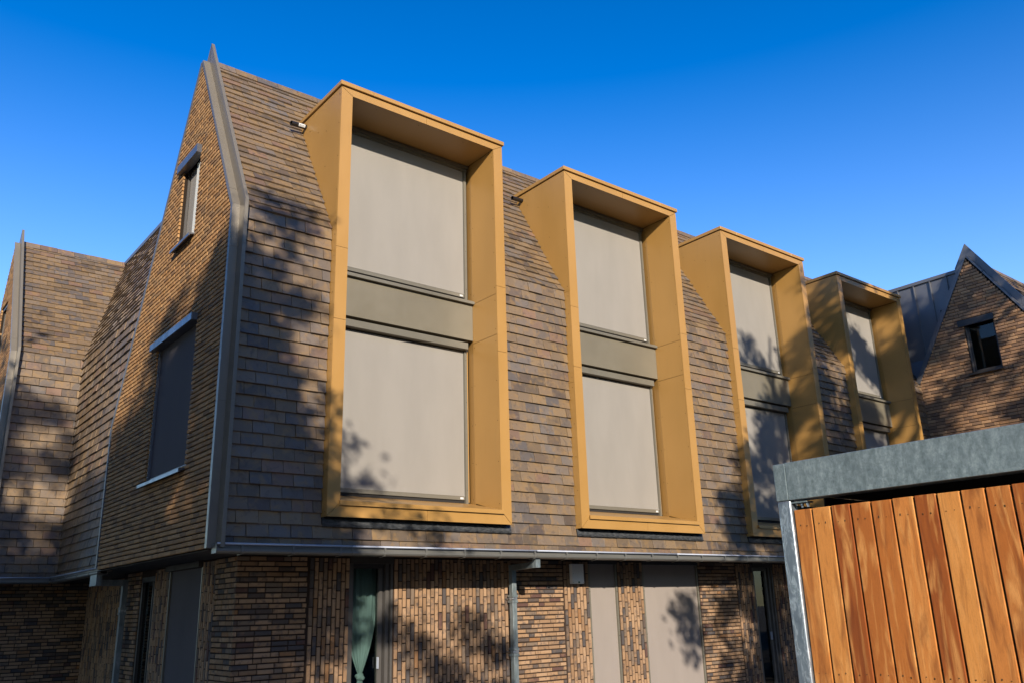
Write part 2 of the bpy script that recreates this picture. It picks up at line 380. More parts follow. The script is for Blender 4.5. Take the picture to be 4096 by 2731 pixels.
def wall_panel(mb, fr, outline, holes, thick, mname='mortar', n0=0.0):
    """thick sheet behind a face; outline(v)->(u0,u1) linear between breaks; holes (u0,u1,v0,v1)"""
    vs = sorted(set([b for b in outline[0]] + [h[2] for h in holes] + [h[3] for h in holes])); f = outline[1]
    mb.use(mname)
    for a, b in zip(vs[:-1], vs[1:]):
        if b-a < 1e-4: continue
        hm = [h for h in holes if h[2] < (a+b)/2 < h[3]]
        A, B_ = f(a+1e-5), f(b-1e-5)
        segs = subtract([(A[0], A[1])], [(h[0], h[1]) for h in hm])
        for s0, s1 in segs:
            t0 = s0 if s0 != A[0] else B_[0]; t1 = s1 if s1 != A[1] else B_[1]
            mb.prism([fr.p(s0, a, n0), fr.p(s1, a, n0), fr.p(t1, b, n0), fr.p(t0, b, n0)], fr.N*(-thick))

# ------------------------------------------------------------------ ground
g = MB().use('ground'); g.add([(-300, -300, 0), (300, -300, 0), (300, 300, 0), (-300, 300, 0)], [(0, 1, 2, 3)]); struct(g.build('ground'))
KZ, RZ, RY = 6.494, 9.46, 1.80          # kink, ridge of the middle house
TP = .1458
YT = .15                                # tile plane of the main front

# ================================================================== dormer (built once, copied)
DW, DB, DT = 2.772, 2.80, 8.60
def make_dormer(house, x0, yo=0.0, zo=0.0):
    d = empty_part('dormer', house, (x0, yo, DB+zo))
    X = lambda x: x0+x
    Y = lambda y: y+yo
    Z = lambda z: z+zo
    def bx(mb, a, b, c, dd, e, f): return mb.box(X(a), X(b), Y(c), Y(dd), Z(e), Z(f))
    def px(mb, pts, xa, xb): return mb.prism([(X(xa), Y(p[0]), Z(p[1])) for p in pts], (xb-xa, 0, 0))
    # dark carcass
    mb = MB().use('seam')
    prof = [(.022, DB+.006), (.9, DB+.006), (.9, 7.3), (1.35, DT-.02), (.022, DT-.02)]
    px(mb, prof, .012, .162); px(mb, prof, 2.645, DW-.012)
    bx(mb, .162, 2.612, .022, .8, DB+.006, 2.95); bx(mb, .162, 2.612, .022, 1.4, 8.515, DT-.02)
    mb.build('carcass', d)
    # cheeks: lower strip and upper panel
    for xa, xb in ((0, .011), (DW-.011, DW)):
        mb = MB().use('gold'); px(mb, [(.024, DB), (.16, DB), (.16, 4.998), (.024, 4.998)], xa, xb); mb.build('cheek_panel', d)
        mb = MB().use('gold'); px(mb, [(.024, 5.002), (.16, 5.002), (.16, 6.476), (.024, 6.476)], xa, xb); mb.build('cheek_panel', d)
        mb = MB().use('gold'); px(mb, [(.024, 6.48), (.17, 6.48), (1.36, DT-.004), (.024, DT-.004)], xa, xb); mb.build('cheek_panel', d)
    # front frame pieces, mitred
    g_ = .0025; F = 0.0; fi, fo, ft, fb = .168, DW-.168, 8.495, 2.965
    def front(pts):
        mb = MB().use('gold'); mb.prism([(X(p[0]), Y(F), Z(p[1])) for p in pts], (0, .02, 0)); mb.build('front_panel', d)
    front([(0, DB+.004), (fi, fb+.004), (fi, 5.243-g_), (0, 5.243-g_)]); front([(0, 5.243+g_), (fi, 5.243+g_), (fi, 6.223-g_), (0, 6.223-g_)])
    front([(0, 6.223+g_), (fi, 6.223+g_), (fi, ft-.004), (0, DT-.008)])
    front([(fo, fb+.004), (DW, DB+.004), (DW, 5.243-g_), (fo, 5.243-g_)]); front([(fo, 5.243+g_), (DW, 5.243+g_), (DW, 6.238-g_), (fo, 6.238-g_)])
    front([(fo, 6.238+g_), (DW, 6.238+g_), (DW, DT-.008), (fo, ft-.004)])
    front([(.004, DT-.004), (fi+.004, ft), (1.376-g_, ft), (1.376-g_, DT-.004)]); front([(1.376+g_, ft), (fo-.004, ft), (DW-.004, DT-.004), (1.376+g_, DT-.004)])
    front([(.004, DB), (1.403-g_, DB), (1.403-g_, fb), (fi+.004, fb)]); front([(1.403+g_, DB), (DW-.004, DB), (fo-.004, fb), (1.403+g_, fb)])
    # cap in three lengths above a dark joint
    mb = MB().use('seam'); bx(mb, .01, DW-.01, .012, 1.33, DT-.018, DT+.012); mb.build('cap_joint', d)
    for a, b in ((-.024, .483), (.487, 2.325), (2.329, DW+.026)):
        mb = MB().use('gold'); bx(mb, a, b, -.028, 1.36, DT+.012, DT+.075); bevel(mb.build('cap', d), .003, 1)
    # reveal and soffit lining
    for a, b in ((2.99, 5.497), (5.503, 6.117), (6.123, 8.49)):
        mb = MB().use('gold'); px(mb, [(.024, a-(.0 if a > 3 else .01)), (.60, a+(.15 if a < 3 else .0)), (.60, b), (.024, b)], 2.604, 2.611); mb.build('reveal_panel', d)
        mb = MB().use('gold'); px(mb, [(.024, a), (.75, a+(.15 if a < 3 else .0)), (.75, b), (.024, b)], .163, .170); mb.build('reveal_panel', d)
    mb = MB().use('gold'); mb.prism([(X(2.604), Y(.601), Z(3.1)), (X(2.63), Y(.76), Z(3.1)), (X(2.64), Y(.76), Z(3.1)), (X(2.612), Y(.601), Z(3.1))], (0, 0, 5.39)); mb.build('reveal_panel', d)
    mb = MB().use('gold'); bx(mb, .171, 2.603, .024, .8, 8.497, 8.512); mb.build('soffit_panel', d)
    # window wall behind
    mb = MB().use('interior'); bx(mb, .1, 2.66, .80, .86, 2.9, 8.52); mb.build('window_pane', d)
    mb = MB().use('cass'); bx(mb, .172, 2.602, .70, .79, 8.40, 8.495); bx(mb, .172, 2.602, .66, .70, 8.445, 8.495); mb.build('blind_box', d)
    for z0, z1, y, xr in ((6.30, 8.42, .72, 2.527), (3.25, 5.40, .74, 2.515)):
        mb = MB().use('blind'); bx(mb, .19, xr, y, y+.004, z0, z1); bl = mb.build('blind', d)
        mb = MB().use('cass'); bx(mb, .19, xr-.004, y-.012, y+.018, z0-.052, z0); mb.use('blind'); bx(mb, .19, xr-.002, y-.016, y+.02, z0, z0+.012); mb.use('white'); bx(mb, xr-.085, xr-.03, y-.0135, y-.0125, z0-.042, z0-.014); mb.build('bottom_bar', d)
        for xa, wd_ in ((.172, .044), (xr+.004, .05)):
            mb = MB().use('cass'); bx(mb, xa, xa+wd_, y-.02, y+.05, z0-.11, z1); bx(mb, xa+.004, xa+.01, y-.03, y+.0, z0-.11, z1)
            mb.use('black')
            for q in range(4): zz = z0+(z1-z0)*(.04+.30*q); mb.tube((X(xa+.03), Y(y-.0205), Z(zz)), (X(xa+.03), Y(y-.024), Z(zz)), .0045, n=8)
            mb.build('guide_rail', d)
        mb = MB().use('felt'); bx(mb, .19, xr, y+.01, y+.05, z0-.12, z0-.02); mb.build('window_frame', d)
    mb = MB().use('gold'); bx(mb, 2.575, 2.603, .735, .79, 6.16, 8.49); bx(mb, 2.566, 2.603, .745, .79, 3.17, 5.41); stuff(mb.build('reveal_infill', d))
    mb = MB().use('cass'); bx(mb, .172, 2.600, .545, .79, 6.105, 6.15); mb.build('ledge', d)
    mb = MB().use('span'); bx(mb, .172, 2.600, .60, .79, 5.545, 6.098); mb.build('spandrel_panel', d)
    mb = MB().use('cass'); bx(mb, .172, 2.535, .635, .79, 5.415, 5.512); mb.build('blind_box', d)
    # sloping sill with drip
    mb = MB().use('gold'); px(mb, [(.80, 3.165), (.80, 3.145), (-.02, 2.968), (-.02, 2.935), (-.034, 2.935), (-.034, 2.988)], .15, 2.625); mb.build('sill', d)
    # rivets
    mb = MB().use('screw')
    def rivet_x(x, y, z): mb.tube((X(x-.0005), Y(y), Z(z)), (X(x-.004), Y(y), Z(z)), .0055, n=8)
    z = 3.1
    for zz in (3.08, 3.66, 4.24, 4.82, 5.40, 5.58, 6.02, 6.22, 6.78, 7.34, 7.9, 8.38):
        rivet_x(2.604, .045, zz)
        if zz < 5.45 or zz > 6.1: rivet_x(2.604, .57, zz+.03)
    for zz in (3.2, 3.72, 4.27, 4.85, 6.3, 6.9, 7.5, 8.1): mb.tube((X(2.616), Y(.66), Z(zz)), (X(2.611), Y(.659), Z(zz)), .0055, n=8)
    for zz in (2.86, 3.35, 3.85, 4.35, 4.92, 5.08, 5.6, 6.1, 6.4, 6.56, 7.05, 7.55, 8.05, 8.5): rivet_x(0, .05, zz)
    for yy, zz in ((.16, 6.55), (.42, 7.0), (.42, 7.55), (.42, 8.1), (.68, 7.45), (.95, 7.92), (.95, 8.35), (1.2, 8.43), (.68, 8.2)): rivet_x(0, yy, zz)
    for xx in (.6, 1.3, 2.1): mb.tube((X(xx), Y(.1), Z(8.4975)), (X(xx), Y(.1), Z(8.4935)), .0055, n=8)
    stuff(mb.build('rivets', d))
    # overflow spout out of the left cheek
    mb = MB().use('black'); a, b = Vector((X(.02), Y(1.10), Z(8.495))), Vector((X(-.245), Y(1.07), Z(8.465)))
    n = 20; dv = (b-a).normalized(); u = dv.orthogonal().normalized(); w = dv.cross(u)
    rings = [(a, .036), (b, .036), (b, .030), (a, .030)]
    vs = [c_+(u*math.cos(2*math.pi*i/n)+w*math.sin(2*math.pi*i/n))*r_ for c_, r_ in rings for i in range(n)]
    mb.add(vs, [(j*n+i, j*n+(i+1) % n, (j+1)*n+(i+1) % n, (j+1)*n+i) for j in range(3) for i in range(n)])
    sp_ = mb.build('overflow_spout', d, smooth=False)
    # lead apron below
    mb = MB().use('lead'); nx = 56; top = [] 
    vs = []
    for i in range(nx+1):
        x = .0+(DW+.07)*i/nx; wv = .006*math.sin(i*1.9)+.005*math.sin(i*3.7+1)
        vs += [(X(x), Y(.16), Z(2.83)), (X(x), Y(.115+wv*.5), Z(2.80)), (X(x), Y(.105+wv), Z(2.745+wv)), (X(x), Y(.098+wv*.5), Z(2.693)), (X(x), Y(.12), Z(2.69))]
    mb.add(vs, [(5*i+j, 5*i+j+1, 5*i+j+6, 5*i+j+5) for i in range(nx) for j in range(4)])
    mb.build('apron_flashing', d, smooth=True)
    return d

# ================================================================== middle house
B = thing('terrace_house', 'long middle brick and tile house with four ochre framed dormers along its front', 'house', (7, 2, 0))
DX = [0, 4.0755, 8.151, 12.2265]
XG, XE = -1.31, 15.6
# backing of tiled front
mb = MB().use('felt')
mb.prism([(0, YT+.004, 2.42), (0, YT+.004, KZ), (0, RY, RZ-.01), (0, 4.7, 4.5), (0, 4.7, 2.42), (0, .9, 2.42)], (1, 0, 0))
segs = [(-1.17, .02)] + [(x+DW-.02, nx_) for x, nx_ in zip(DX, [v+.02 for v in DX[1:]]+[XE+.3])]
mb = MB().use('felt')
for a, b in segs:
    mb.prism([(a, YT+.004, 2.42), (a, YT+.004, KZ), (a, RY, RZ-.01), (a, RY+.3, RZ-.2), (a, .9, 2.42)], (b-a, 0, 0))
for x in DX:
    mb.prism([(x+.02, 1.0, 2.42), (x+.02, 1.0, 8.0), (x+.02, RY, RZ-.01), (x+.02, RY+.3, RZ-.2), (x+.02, 1.3, 2.42)], (DW-.04, 0, 0))
    mb.box(x+.02, x+DW-.02, YT+.004, 1.0, 2.42, 2.79)
mb.prism([(-1.2, RY, RZ-.012), (-1.2, 4.55, 4.6), (-1.2, 4.55, 2.42), (-1.2, RY, 2.42)], (XE+1.2, 0, 0))
mb.build('roof_underlay', B)
recs = []
fv = Frame((0, YT, 0), (1, 0, 0), (0, 0, 1))
dh = [(x-.002, x+DW+.002, 2.76, 8.6) for x in DX]
recs += tiles(fv, 2.406, KZ-.01, TP, lambda v: (-1.19, XE+.02), .0165, dh, first=0)
SLV = Vector((0, RY-YT, RZ-KZ)); SLL = SLV.length; SLD = SLV.normalized()
fs_ = Frame((0, YT, KZ), (1, 0, 0), SLD)
def sl_of_z(z): return (z-KZ)/SLD.z
recs += tiles(fs_, .0, SLL-.06, .1345, lambda v: (-1.19, XE+.3), .1, [(x-.002, x+DW+.002, -.1, sl_of_z(8.55)) for x in DX], first=1)
# gable bricks (face -X); u = -y
fg = Frame((XG, 0, 0), (0, -1, 0), (0, 0, 1))
APY, APZ = 1.88, 9.52
def gspan(z, inset=.0):
    right = .2+inset if z < KZ else .2+(z-KZ)/1.79+inset
    left = 4.72-inset if z < 4.54 else 4.74-(z-4.54)/1.743-inset
    return (-left, -right) if left-right > .02 else None
gw = [(-2.74, -1.17, 3.44, 5.3), (-2.30, -1.60, 6.66, 7.92)]
recs += bricks(fg, 2.425, 9.42, .0615, .0475, .2115, .005, lambda z: gspan(z, .005), gw, 'run', kind='gbrick', half=.12)
mb = MB(); gl_ = lambda z: gspan(min(z, 9.40), .002)
wall_panel(mb, fg, ([2.42, 4.54, KZ, 9.42], gl_), gw, .16, 'gmortar', -.026)
mb.build('gable_backing', B)
# ground floor: set back under the overhang
YW, XW = .95, -.66
holesF = [(.835, 1.49, 0, 2.41), (5.055, 5.70, 0, 2.41), (6.295, 7.725, 0, 2.41), (9.31, 9.95, 0, 2.41), (11.2, 12.6, 0, 2.41)]
ff = Frame((0, YW, 0), (1, 0, 0), (0, 0, 1)); fvert = Frame((0, YW, 0), (0, 0, 1), (-1, 0, 0))
zb = .32
for a, b in ((XW, .265), (3.487, 4.522), (7.745, 8.80), (12.6, 13.6)):
    recs += bricks(ff, zb, 2.40, .0615, .0455, .214, .013, lambda z, a=a, b=b: (a, b-.004), (), 'wild')
for a, b in ((.270, .832), (1.492, 3.484), (4.524, 5.053), (5.705, 6.292), (8.803, 9.307), (9.953, 11.198)):
    n = round((b-a)/.0642); pt = (b-a)/n
    recs += bricks(fvert, -b, -a-.01, pt, pt-.0165, .2235, .013, lambda z: (zb-.1, 2.40), (), 'run', half=0)
fl = Frame((XW, 0, 0), (0, -1, 0), (0, 0, 1)); flv = Frame((XW, 0, 0), (0, 0, 1), (0, 1, 0))
holesL = [(-3.42, -2.12, 0, 2.33), (-4.74, -4.06, 0, 2.31)]
for a, b in ((.955, 1.63), (4.745, 5.45)):
    recs += bricks(fl, zb, 2.40, .0615, .0455, .214, .013, lambda z, a=a, b=b: (-b, -a), (), 'wild')
for a, b in ((1.635, 2.115), (3.425, 4.055)):
    n = round((b-a)/.0642); pt = (b-a)/n
    recs += bricks(flv, a, b-.01, pt, pt-.0165, .2235, .013, lambda z: (zb-.1, 2.40), (), 'run', half=0)
fw_ = Frame((-.37, 0, 0), (0, 0, 1), (0, 1, 0))
recs += bricks(fw_, 5.5, 9.07, .0645, .0515, .2235, .011, lambda z: (zb-.1, 2.40), (), 'run', half=0)
mb = MB()
wall_panel(mb, ff, ([0, 2.41], lambda v: (XW+.013, XE+3)), holesF, .22, 'mortar', -.018)
wall_panel(mb, fl, ([0, 2.41], lambda v: (-5.46, -.963)), holesL, .22, 'mortar', -.018)
stuff(mb.build('ground_floor_wall', B))
mb = MB().use('mortar'); mb.box(-.358, -.1, 5.2, 9.3, 0, 2.41); mb.build('ground_floor_wall', B)
mb = MB().use('mortar'); mb.box(-.64, -.36, 5.46, 5.7, 0, 2.41); mb.build('ground_floor_wall', B)
mb = MB().use('sheet'); mb.box(-1.25, XE+2, .30, 1.2, 2.41, 2.419); mb.box(-1.25, .5, 1.2, 9.3, 2.411, 2.42); mb.box(-1.2, XE+2, .158, .30, 2.41, 2.419); mb.build('soffit', B)
mb = MB().use('interior'); mb.box(.2, 15, 3.4, 3.5, 0, 2.4); mb.box(.2, .3, 1.3, 3.4, 0, 2.4); mb.box(.2, 15, 1.2, 3.5, -.02, .01); mb.box(.2, 15, 1.2, 3.5, 2.42, 2.44); mb.build('room_wall', B)
# metal verge: flat band and upstanding fin, in lengths
def verge(house, xg, yt, kz, ry, rz, yo=0.0, zlow=2.42, back=None, side=1, mname='bronze'):
    sl = (rz-kz)/(ry-yt); L = math.hypot(1, sl); nz, ny = 1/L, -sl/L
    def pt(y, z, h, kink=False): return (y+ny*h, z+nz*h)
    h0, h1 = .004, .175
    kb = math.tan(.5*math.acos(-ny))         # mitre at the kink
    def prof_fin(hh): return [(yt-hh, zlow), (yt-hh, kz+hh*kb*1.0)], (ry, rz+hh/nz*1.0)
    for xa, xb, h, nm in ((xg-.022, xg+.075, .012, 'verge_band'), (xg+.075, xg+.118, .172, 'verge_fin')):
        cuts = [zlow, 4.05, kz-.55, kz+.28, rz+.05, 99]
        (p0, p1), ap = prof_fin(h)
        def f(z):
            if z <= p1[1]: return p0[0]
            return p0[0]+(z-p1[1])*(ap[0]-p1[0])/(ap[1]-p1[1])
        ztop = ap[1]-.002
        for a, b in zip(cuts[:-1], cuts[1:]):
            a2, b2 = a+.0015, min(b-.0015, ztop)
            if b2-a2 < .05: continue
            zs = [a2]+([p1[1]] if a2 < p1[1] < b2 else [])+[b2]
            inner = [(min(f(zz)+h+.05 if zz <= p1[1] else f(zz)+(h+.05)*L/sl, ry+.01), zz) for zz in zs]
            pts = [(f(zz), zz) for zz in zs]+inner[::-1]
            clean = []
            for q in pts:
                if not clean or (Vector(q)-Vector(clean[-1])).length > 1e-4: clean.append(q)
            mb = MB().use(mname); mb.prism([(xa, q[0], q[1]) for q in clean], (xb-xa, 0, 0)); mb.build(nm, house)
        if nm == 'verge_fin' and back:
            yb, zb_ = back; mb = MB().use(mname); w = .21
            mb.prism([(xa, ry, ap[1]-.002), (xa, yb+h*.0+.16, zb_+.16*1.0), (xa, yb, zb_), (xa, ry, rz-.02)], (xb-xa, 0, 0)); mb.build(nm, house)
verge(B, XG, YT, KZ, RY, RZ, back=(4.62, 4.55))
# thin graphite edging on the gable face
def strip(mb, pts, xg, w=.028, th=.012):
    for (y0, z0), (y1, z1) in zip(pts[:-1], pts[1:]):
        d_ = Vector((y1-y0, z1-z0)).normalized(); n_ = Vector((-d_.y, d_.x))*w/2
        mb.prism([(xg-th, y0+n_.x, z0+n_.y), (xg-th, y1+n_.x, z1+n_.y), (xg-th, y1-n_.x, z1-n_.y), (xg-th, y0-n_.x, z0-n_.y)], (th+.1, 0, 0))
mb = MB().use('graph'); strip(mb, [(.192, 2.42), (.192, KZ), (1.87, 9.50)], XG-.002); strip(mb, [(1.90, 9.50), (4.745, 4.54), (4.725, 2.44)], XG-.002, .05); mb.build('gable_edging', B)
# ridge tiles
def ridge(house, x0, x1, y, z):
    x = x0; 
    while x < x1-.05:
        b = min(x+.33, x1); dz = random.uniform(-.003, .003)
        mb = MB().use('tile'); mb.prism([(x, y-.085, z-.09+dz), (x, y-.02, z+.035+dz), (x, y+.02, z+.035+dz), (x, y+.085, z-.09+dz), (x, y+.07, z-.098+dz), (x, y, z+.015+dz), (x, y-.07, z-.098+dz)], (b-x-.006, 0, 0)); mb.build('ridge_tile', house); x = b
ridge(B, -1.19, XE+.2, RY, RZ+.03)
# gable windows
def gable_window(house, xg, y0, y1, z0, z1, boxz, boxo, kind, hd='hood'):
    """kind: 'blind' lower window, 'glass' upper"""
    w = empty_part('window', house, (xg, (y0+y1)/2, z0))
    xr = xg+.055 if kind == 'blind' else xg+.10
    mb = MB().use(hd); mb.box(xg-boxo, xg+.05, y0-.02, y1+.12, boxz[0], boxz[1]); bevel(mb.build('blind_box', w), .004, 1)
    mb = MB().use(hd); mb.prism([(xg-.075, 0, z0-.065), (xg-.075, 0, z0-.025), (xg+.12, 0, z0+.005), (xg+.12, 0, z0-.01), (xg-.06, 0, z0-.045), (xg-.06, 0, z0-.065)], (0, y1-y0+.09, 0))
    for i, v in enumerate(mb.v): mb.v[i] = (v[0], v[1]+y0-.03, v[2])
    mb.build('sill', w)
    if kind == 'blind':
        mb = MB().use('dblind'); mb.box(xr, xr+.004, y0+.03, y1-.03, z0+.05, z1); mb.build('blind', w)
        mb = MB().use('graph'); mb.box(xr-.01, xr+.02, y0+.03, y1-.03, z0+.02, z0+.05); mb.build('bottom_bar', w)
        for a in (y0+.002, y1-.032): mb = MB().use('graph'); mb.box(xr-.03, xr+.03, a, a+.03, z0+.005, z1); mb.build('guide_rail', w)
    else:
        for a, b, c, e in ((y0, y0+.06, z0, z1), (y1-.06, y1, z0, z1), (y0+.06, y1-.06, z0, z0+.06), (y0+.06, y1-.06, z1-.06, z1)):
            mb = MB().use('dframe'); mb.box(xr, xr+.07, a, b, c, e); mb.build('frame', w)
        mb = MB().use('glass'); mb.box(xr+.03, xr+.034, y0+.06, y1-.06, z0+.06, z1-.06); mb.build('pane', w)
        for a in (y0+.001, y1-.026): mb = MB().use('wframe'); mb.box(xr-.035, xr-.003, a, a+.025, z0+.005, z1); mb.build('guide_rail', w)
    return w
gable_window(B, XG, 1.17, 2.74, 3.44, 5.3, (5.285, 5.385), .075, 'blind')
w2 = gable_window(B, XG, 1.60, 2.30, 6.66, 7.92, (7.865, 7.995), .065, 'glass', 'hood')
mb = MB().use('cream'); 
vs = []; nn = 24
for i in range(nn+1):
    y = 1.66+.30*i/nn; x = XG+.165+.012*math.sin(i*1.7); vs += [(x, y, 6.7), (x, y, 7.86)]
mb.add(vs, [(2*i, 2*i+2, 2*i+3, 2*i+1) for i in range(nn)]); mb.build('window_drape', w2, smooth=True)
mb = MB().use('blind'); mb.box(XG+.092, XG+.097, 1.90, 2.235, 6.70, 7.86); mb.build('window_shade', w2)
mb = MB().use('cream'); mb.box(XG+.062, XG+.09, 1.80, 1.895, 6.69, 7.86); mb.build('window_shade', w2)  # plain cream strips set in front of the pane
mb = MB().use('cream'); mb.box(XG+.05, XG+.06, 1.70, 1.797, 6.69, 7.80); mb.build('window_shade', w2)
mb = MB().use('interior'); mb.box(XG+.3, XG+.32, 1.3, 2.6, 6.4, 8.1); mb.build('room_wall', w2)
# dormers
for x in DX:
    if x == 0: d0 = make_dormer(B, 0)
    else:
        dd = copy_tree(d0, B, Vector((x, 0, 0)))
mb = MB().use('white'); 
a, b = Vector((-.03, 1.0943, 8.4893)), Vector((-.135, 1.0825, 8.4775))
vs = []
for i in range(7):
    t = math.radians(-50+i*14); vs += [a+Vector((0, -math.cos(t), math.sin(t)+.0))*.0372, b+Vector((0, -math.cos(t), math.sin(t)))*.0372]
mb.add(vs, [(2*i, 2*i+1, 2*i+3, 2*i+2) for i in range(6)])
mb.use('black')
for i_, (s_, l_) in enumerate(((.12, .05), (.22, .04), (.30, .07), (.42, .03), (.5, .06), (.6, .04), (.72, .12))):
    p0 = a.lerp(b, s_); p1 = a.lerp(b, s_+l_)
    for q in (-22, -8):
        t = math.radians(q); o_ = Vector((0, -math.cos(t), math.sin(t)))*.0378; t2 = math.radians(q+8); o2 = Vector((0, -math.cos(t2), math.sin(t2)))*.0378
        mb.add([p0+o_, p1+o_, p1+o2, p0+o2], [(0, 1, 2, 3)])
mb.build('spout_label', d0)
# gutter
def gutter_run(house, pts, kind='x'):
    pass
gp = [(.028, 2.452), (.028, 2.408), (-.010, 2.408), (-.010, 2.384), (.004, 2.366), (.10, 2.358), (.14, 2.37), (.14, 2.452), (.128, 2.452), (.128, 2.38), (.036, 2.38), (.036, 2.452)]
gx0 = -1.27
gut = empty_part('gutter', B, (gx0, 0, 2.42))
x = gx0
for x1 in (.35, 3.20, 6.1, 9.0, 12.0, XE):
    mb = MB().use('gutterm'); mb.prism([(x, p[0], p[1]) for p in gp], (x1-x-.004, 0, 0)); mb.build('trough', gut)
    mb = MB().use('bead'); mb.tube((x, -.006, 2.461), (x1-.003, -.006, 2.461), .0115, n=14); mb.build('bead', gut, smooth=True)
    x = x1
mb = MB().use('gutterm'); mb.box(gx0-.004, gx0, 0, .14, 2.36, 2.455); mb.build('end_plate', gut)
x = -1.0; brk = None
while x < XE:
    if brk is None:
        mb = MB().use('gutterm'); mb.box(x, x+.024, -.017, -.0102, 2.378, 2.45); mb.prism([(x, -.017, 2.378), (x, .002, 2.354), (x, .12, 2.344), (x, .12, 2.352), (x, .004, 2.3615), (x, -.012, 2.380)], (.024, 0, 0)); brk = mb.build('bracket', gut); bx0 = WORLD[brk.name].x
    else:
        c = brk.copy(); COL.objects.link(c); c.location.x = brk.location.x+(x+1.0)
    x += .592
# downpipe at the front
def pipe_prism(mb, a, b, w=.04):
    a, b = Vector(a), Vector(b); d_ = (b-a); n_ = d_.normalized(); up = Vector((0, 0, 1)) if abs(n_.z) < .9 else Vector((0, 1, 0))
    s_ = n_.cross(up).normalized(); t_ = s_.cross(n_).normalized()
    mb.prism([a+s_*w+t_*w, a-s_*w+t_*w, a-s_*w-t_*w, a+s_*w-t_*w], d_)
dp = empty_part('downpipe', B, (3.45, .82, 0))
mb = MB().use('zinc'); mb.box(3.215, 3.295, .05, .13, 2.24, 2.362); mb.build('outlet', dp)
mb = MB().use('zinc'); mb.prism([(3.215, .131, 2.24), (3.295, .131, 2.24), (3.468, .80, 2.24), (3.388, .80, 2.24)], (0, 0, .08)); mb.build('arm', dp)
mb = MB().use('zinc'); mb.box(3.388, 3.468, .801, .881, .3, 2.318); bevel(mb.build('pipe', dp), .006, 2)
for zc in (1.845, 1.12):
    mb = MB().use('zinc'); mb.box(3.378, 3.478, .791, .9, zc+.022, zc+.055); mb.box(3.378, 3.478, .791, .9, zc-.055, zc-.022); mb.build('pipe_collar', dp)
    mb = MB().use('galvp'); mb.box(3.384, 3.472, .797, .885, zc-.018, zc+.018); mb.tube((3.372, .80, zc), (3.40, .78, zc), .010, n=8); mb.tube((3.372, .84, zc), (3.372, .95, zc), .006, n=6); mb.build('pipe_clip', dp)
# left downpipe
lp = empty_part('downpipe', B, (-.75, 5.5, 0))
mb = MB().use('zinc'); mb.box(-1.245, -1.165, 4.93, 5.30, 2.21, 2.37); mb.build('outlet', lp)
mb = MB().use('zinc'); mb.box(-1.165, -.77, 5.10, 5.18, 2.21, 2.30); mb.build('arm', lp)
mb = MB().use('zinc'); mb.box(-.80, -.72, 5.16, 5.24, .3, 2.30); bevel(mb.build('pipe', lp), .006, 2)
for zc in (1.84,):
    mb = MB().use('zinc'); mb.box(-.81, -.71, 5.15, 5.25, zc+.022, zc+.055); mb.box(-.81, -.71, 5.15, 5.25, zc-.055, zc-.022); mb.build('pipe_collar', lp)
    mb = MB().use('galvp'); mb.box(-.804, -.716, 5.156, 5.244, zc-.018, zc+.018); mb.build('pipe_clip', lp)
# ground-floor openings, front
def opening(x0, x1, kind):
    w = empty_part('door' if kind == 'door' else 'window', B, ((x0+x1)/2, YW, 0))
    mb = MB().use('sheet' if kind == 'door' else 'dframe'); mb.box(x0+.005, x1-.005, YW-.012, YW+.12, 2.325 if kind == 'door' else 2.352, 2.409); mb.build('blind_box', w)
    if kind == 'blind':
        mb = MB().use('blind2'); mb.box(x0+.03, x1-.035, YW+.035, YW+.039, .05, 2.352); mb.build('blind', w)
        for a, b in ((x0+.004, x0+.034), (x1-.038, x1-.004)):
            mb = MB().use('cass'); mb.box(a, b, YW+.008, YW+.07, .02, 2.35); mb.use('black')
            for zz in (1.25, 1.93): mb.tube(((a+b)/2, YW+.0078, zz), ((a+b)/2, YW+.002, zz), .006, n=8)
            mb.build('guide_rail', w)
        mb = MB().use('felt'); mb.box(x0, x1, YW+.12, YW+.14, 0, 2.35); mb.build('pane', w)
    else:
        F1 = YW+.035
        for a, b, y, mm in ((x0+.004, x0+.05, F1-.02, 'wframe'), (x0+.052, x0+.085, F1+.02, 'wframe'), (x1-.19, x1-.135, F1+.03, 'wframe'), (x1-.132, x1-.10, F1+.055, 'dframe'), (x1-.098, x1-.05, F1+.01, 'wframe'), (x1-.046, x1-.036, F1+.03, 'dframe'), (x1-.034, x1-.004, F1-.02, 'wframe')):
            mb = MB().use(mm); mb.box(a, b, y, y+.07, .02, 2.33); mb.build('frame', w)
        mb = MB().use('dframe'); mb.box(x0+.06, x1-.14, F1+.02, F1+.09, 2.265, 2.33); mb.build('frame', w)
        mb = MB().use('glass'); mb.box(x0+.06, x1-.14, F1+.06, F1+.064, .02, 2.27); mb.build('pane', w)
        mb = MB().use('bead'); mb.box(x1-.205, x1-.195, F1-.01, F1+.03, 1.02, 1.16); mb.build('handle', w)
opening(.835, 1.49, 'door'); opening(5.055, 5.70, 'blind'); opening(6.295, 7.725, 'blind'); opening(9.31, 9.95, 'door')
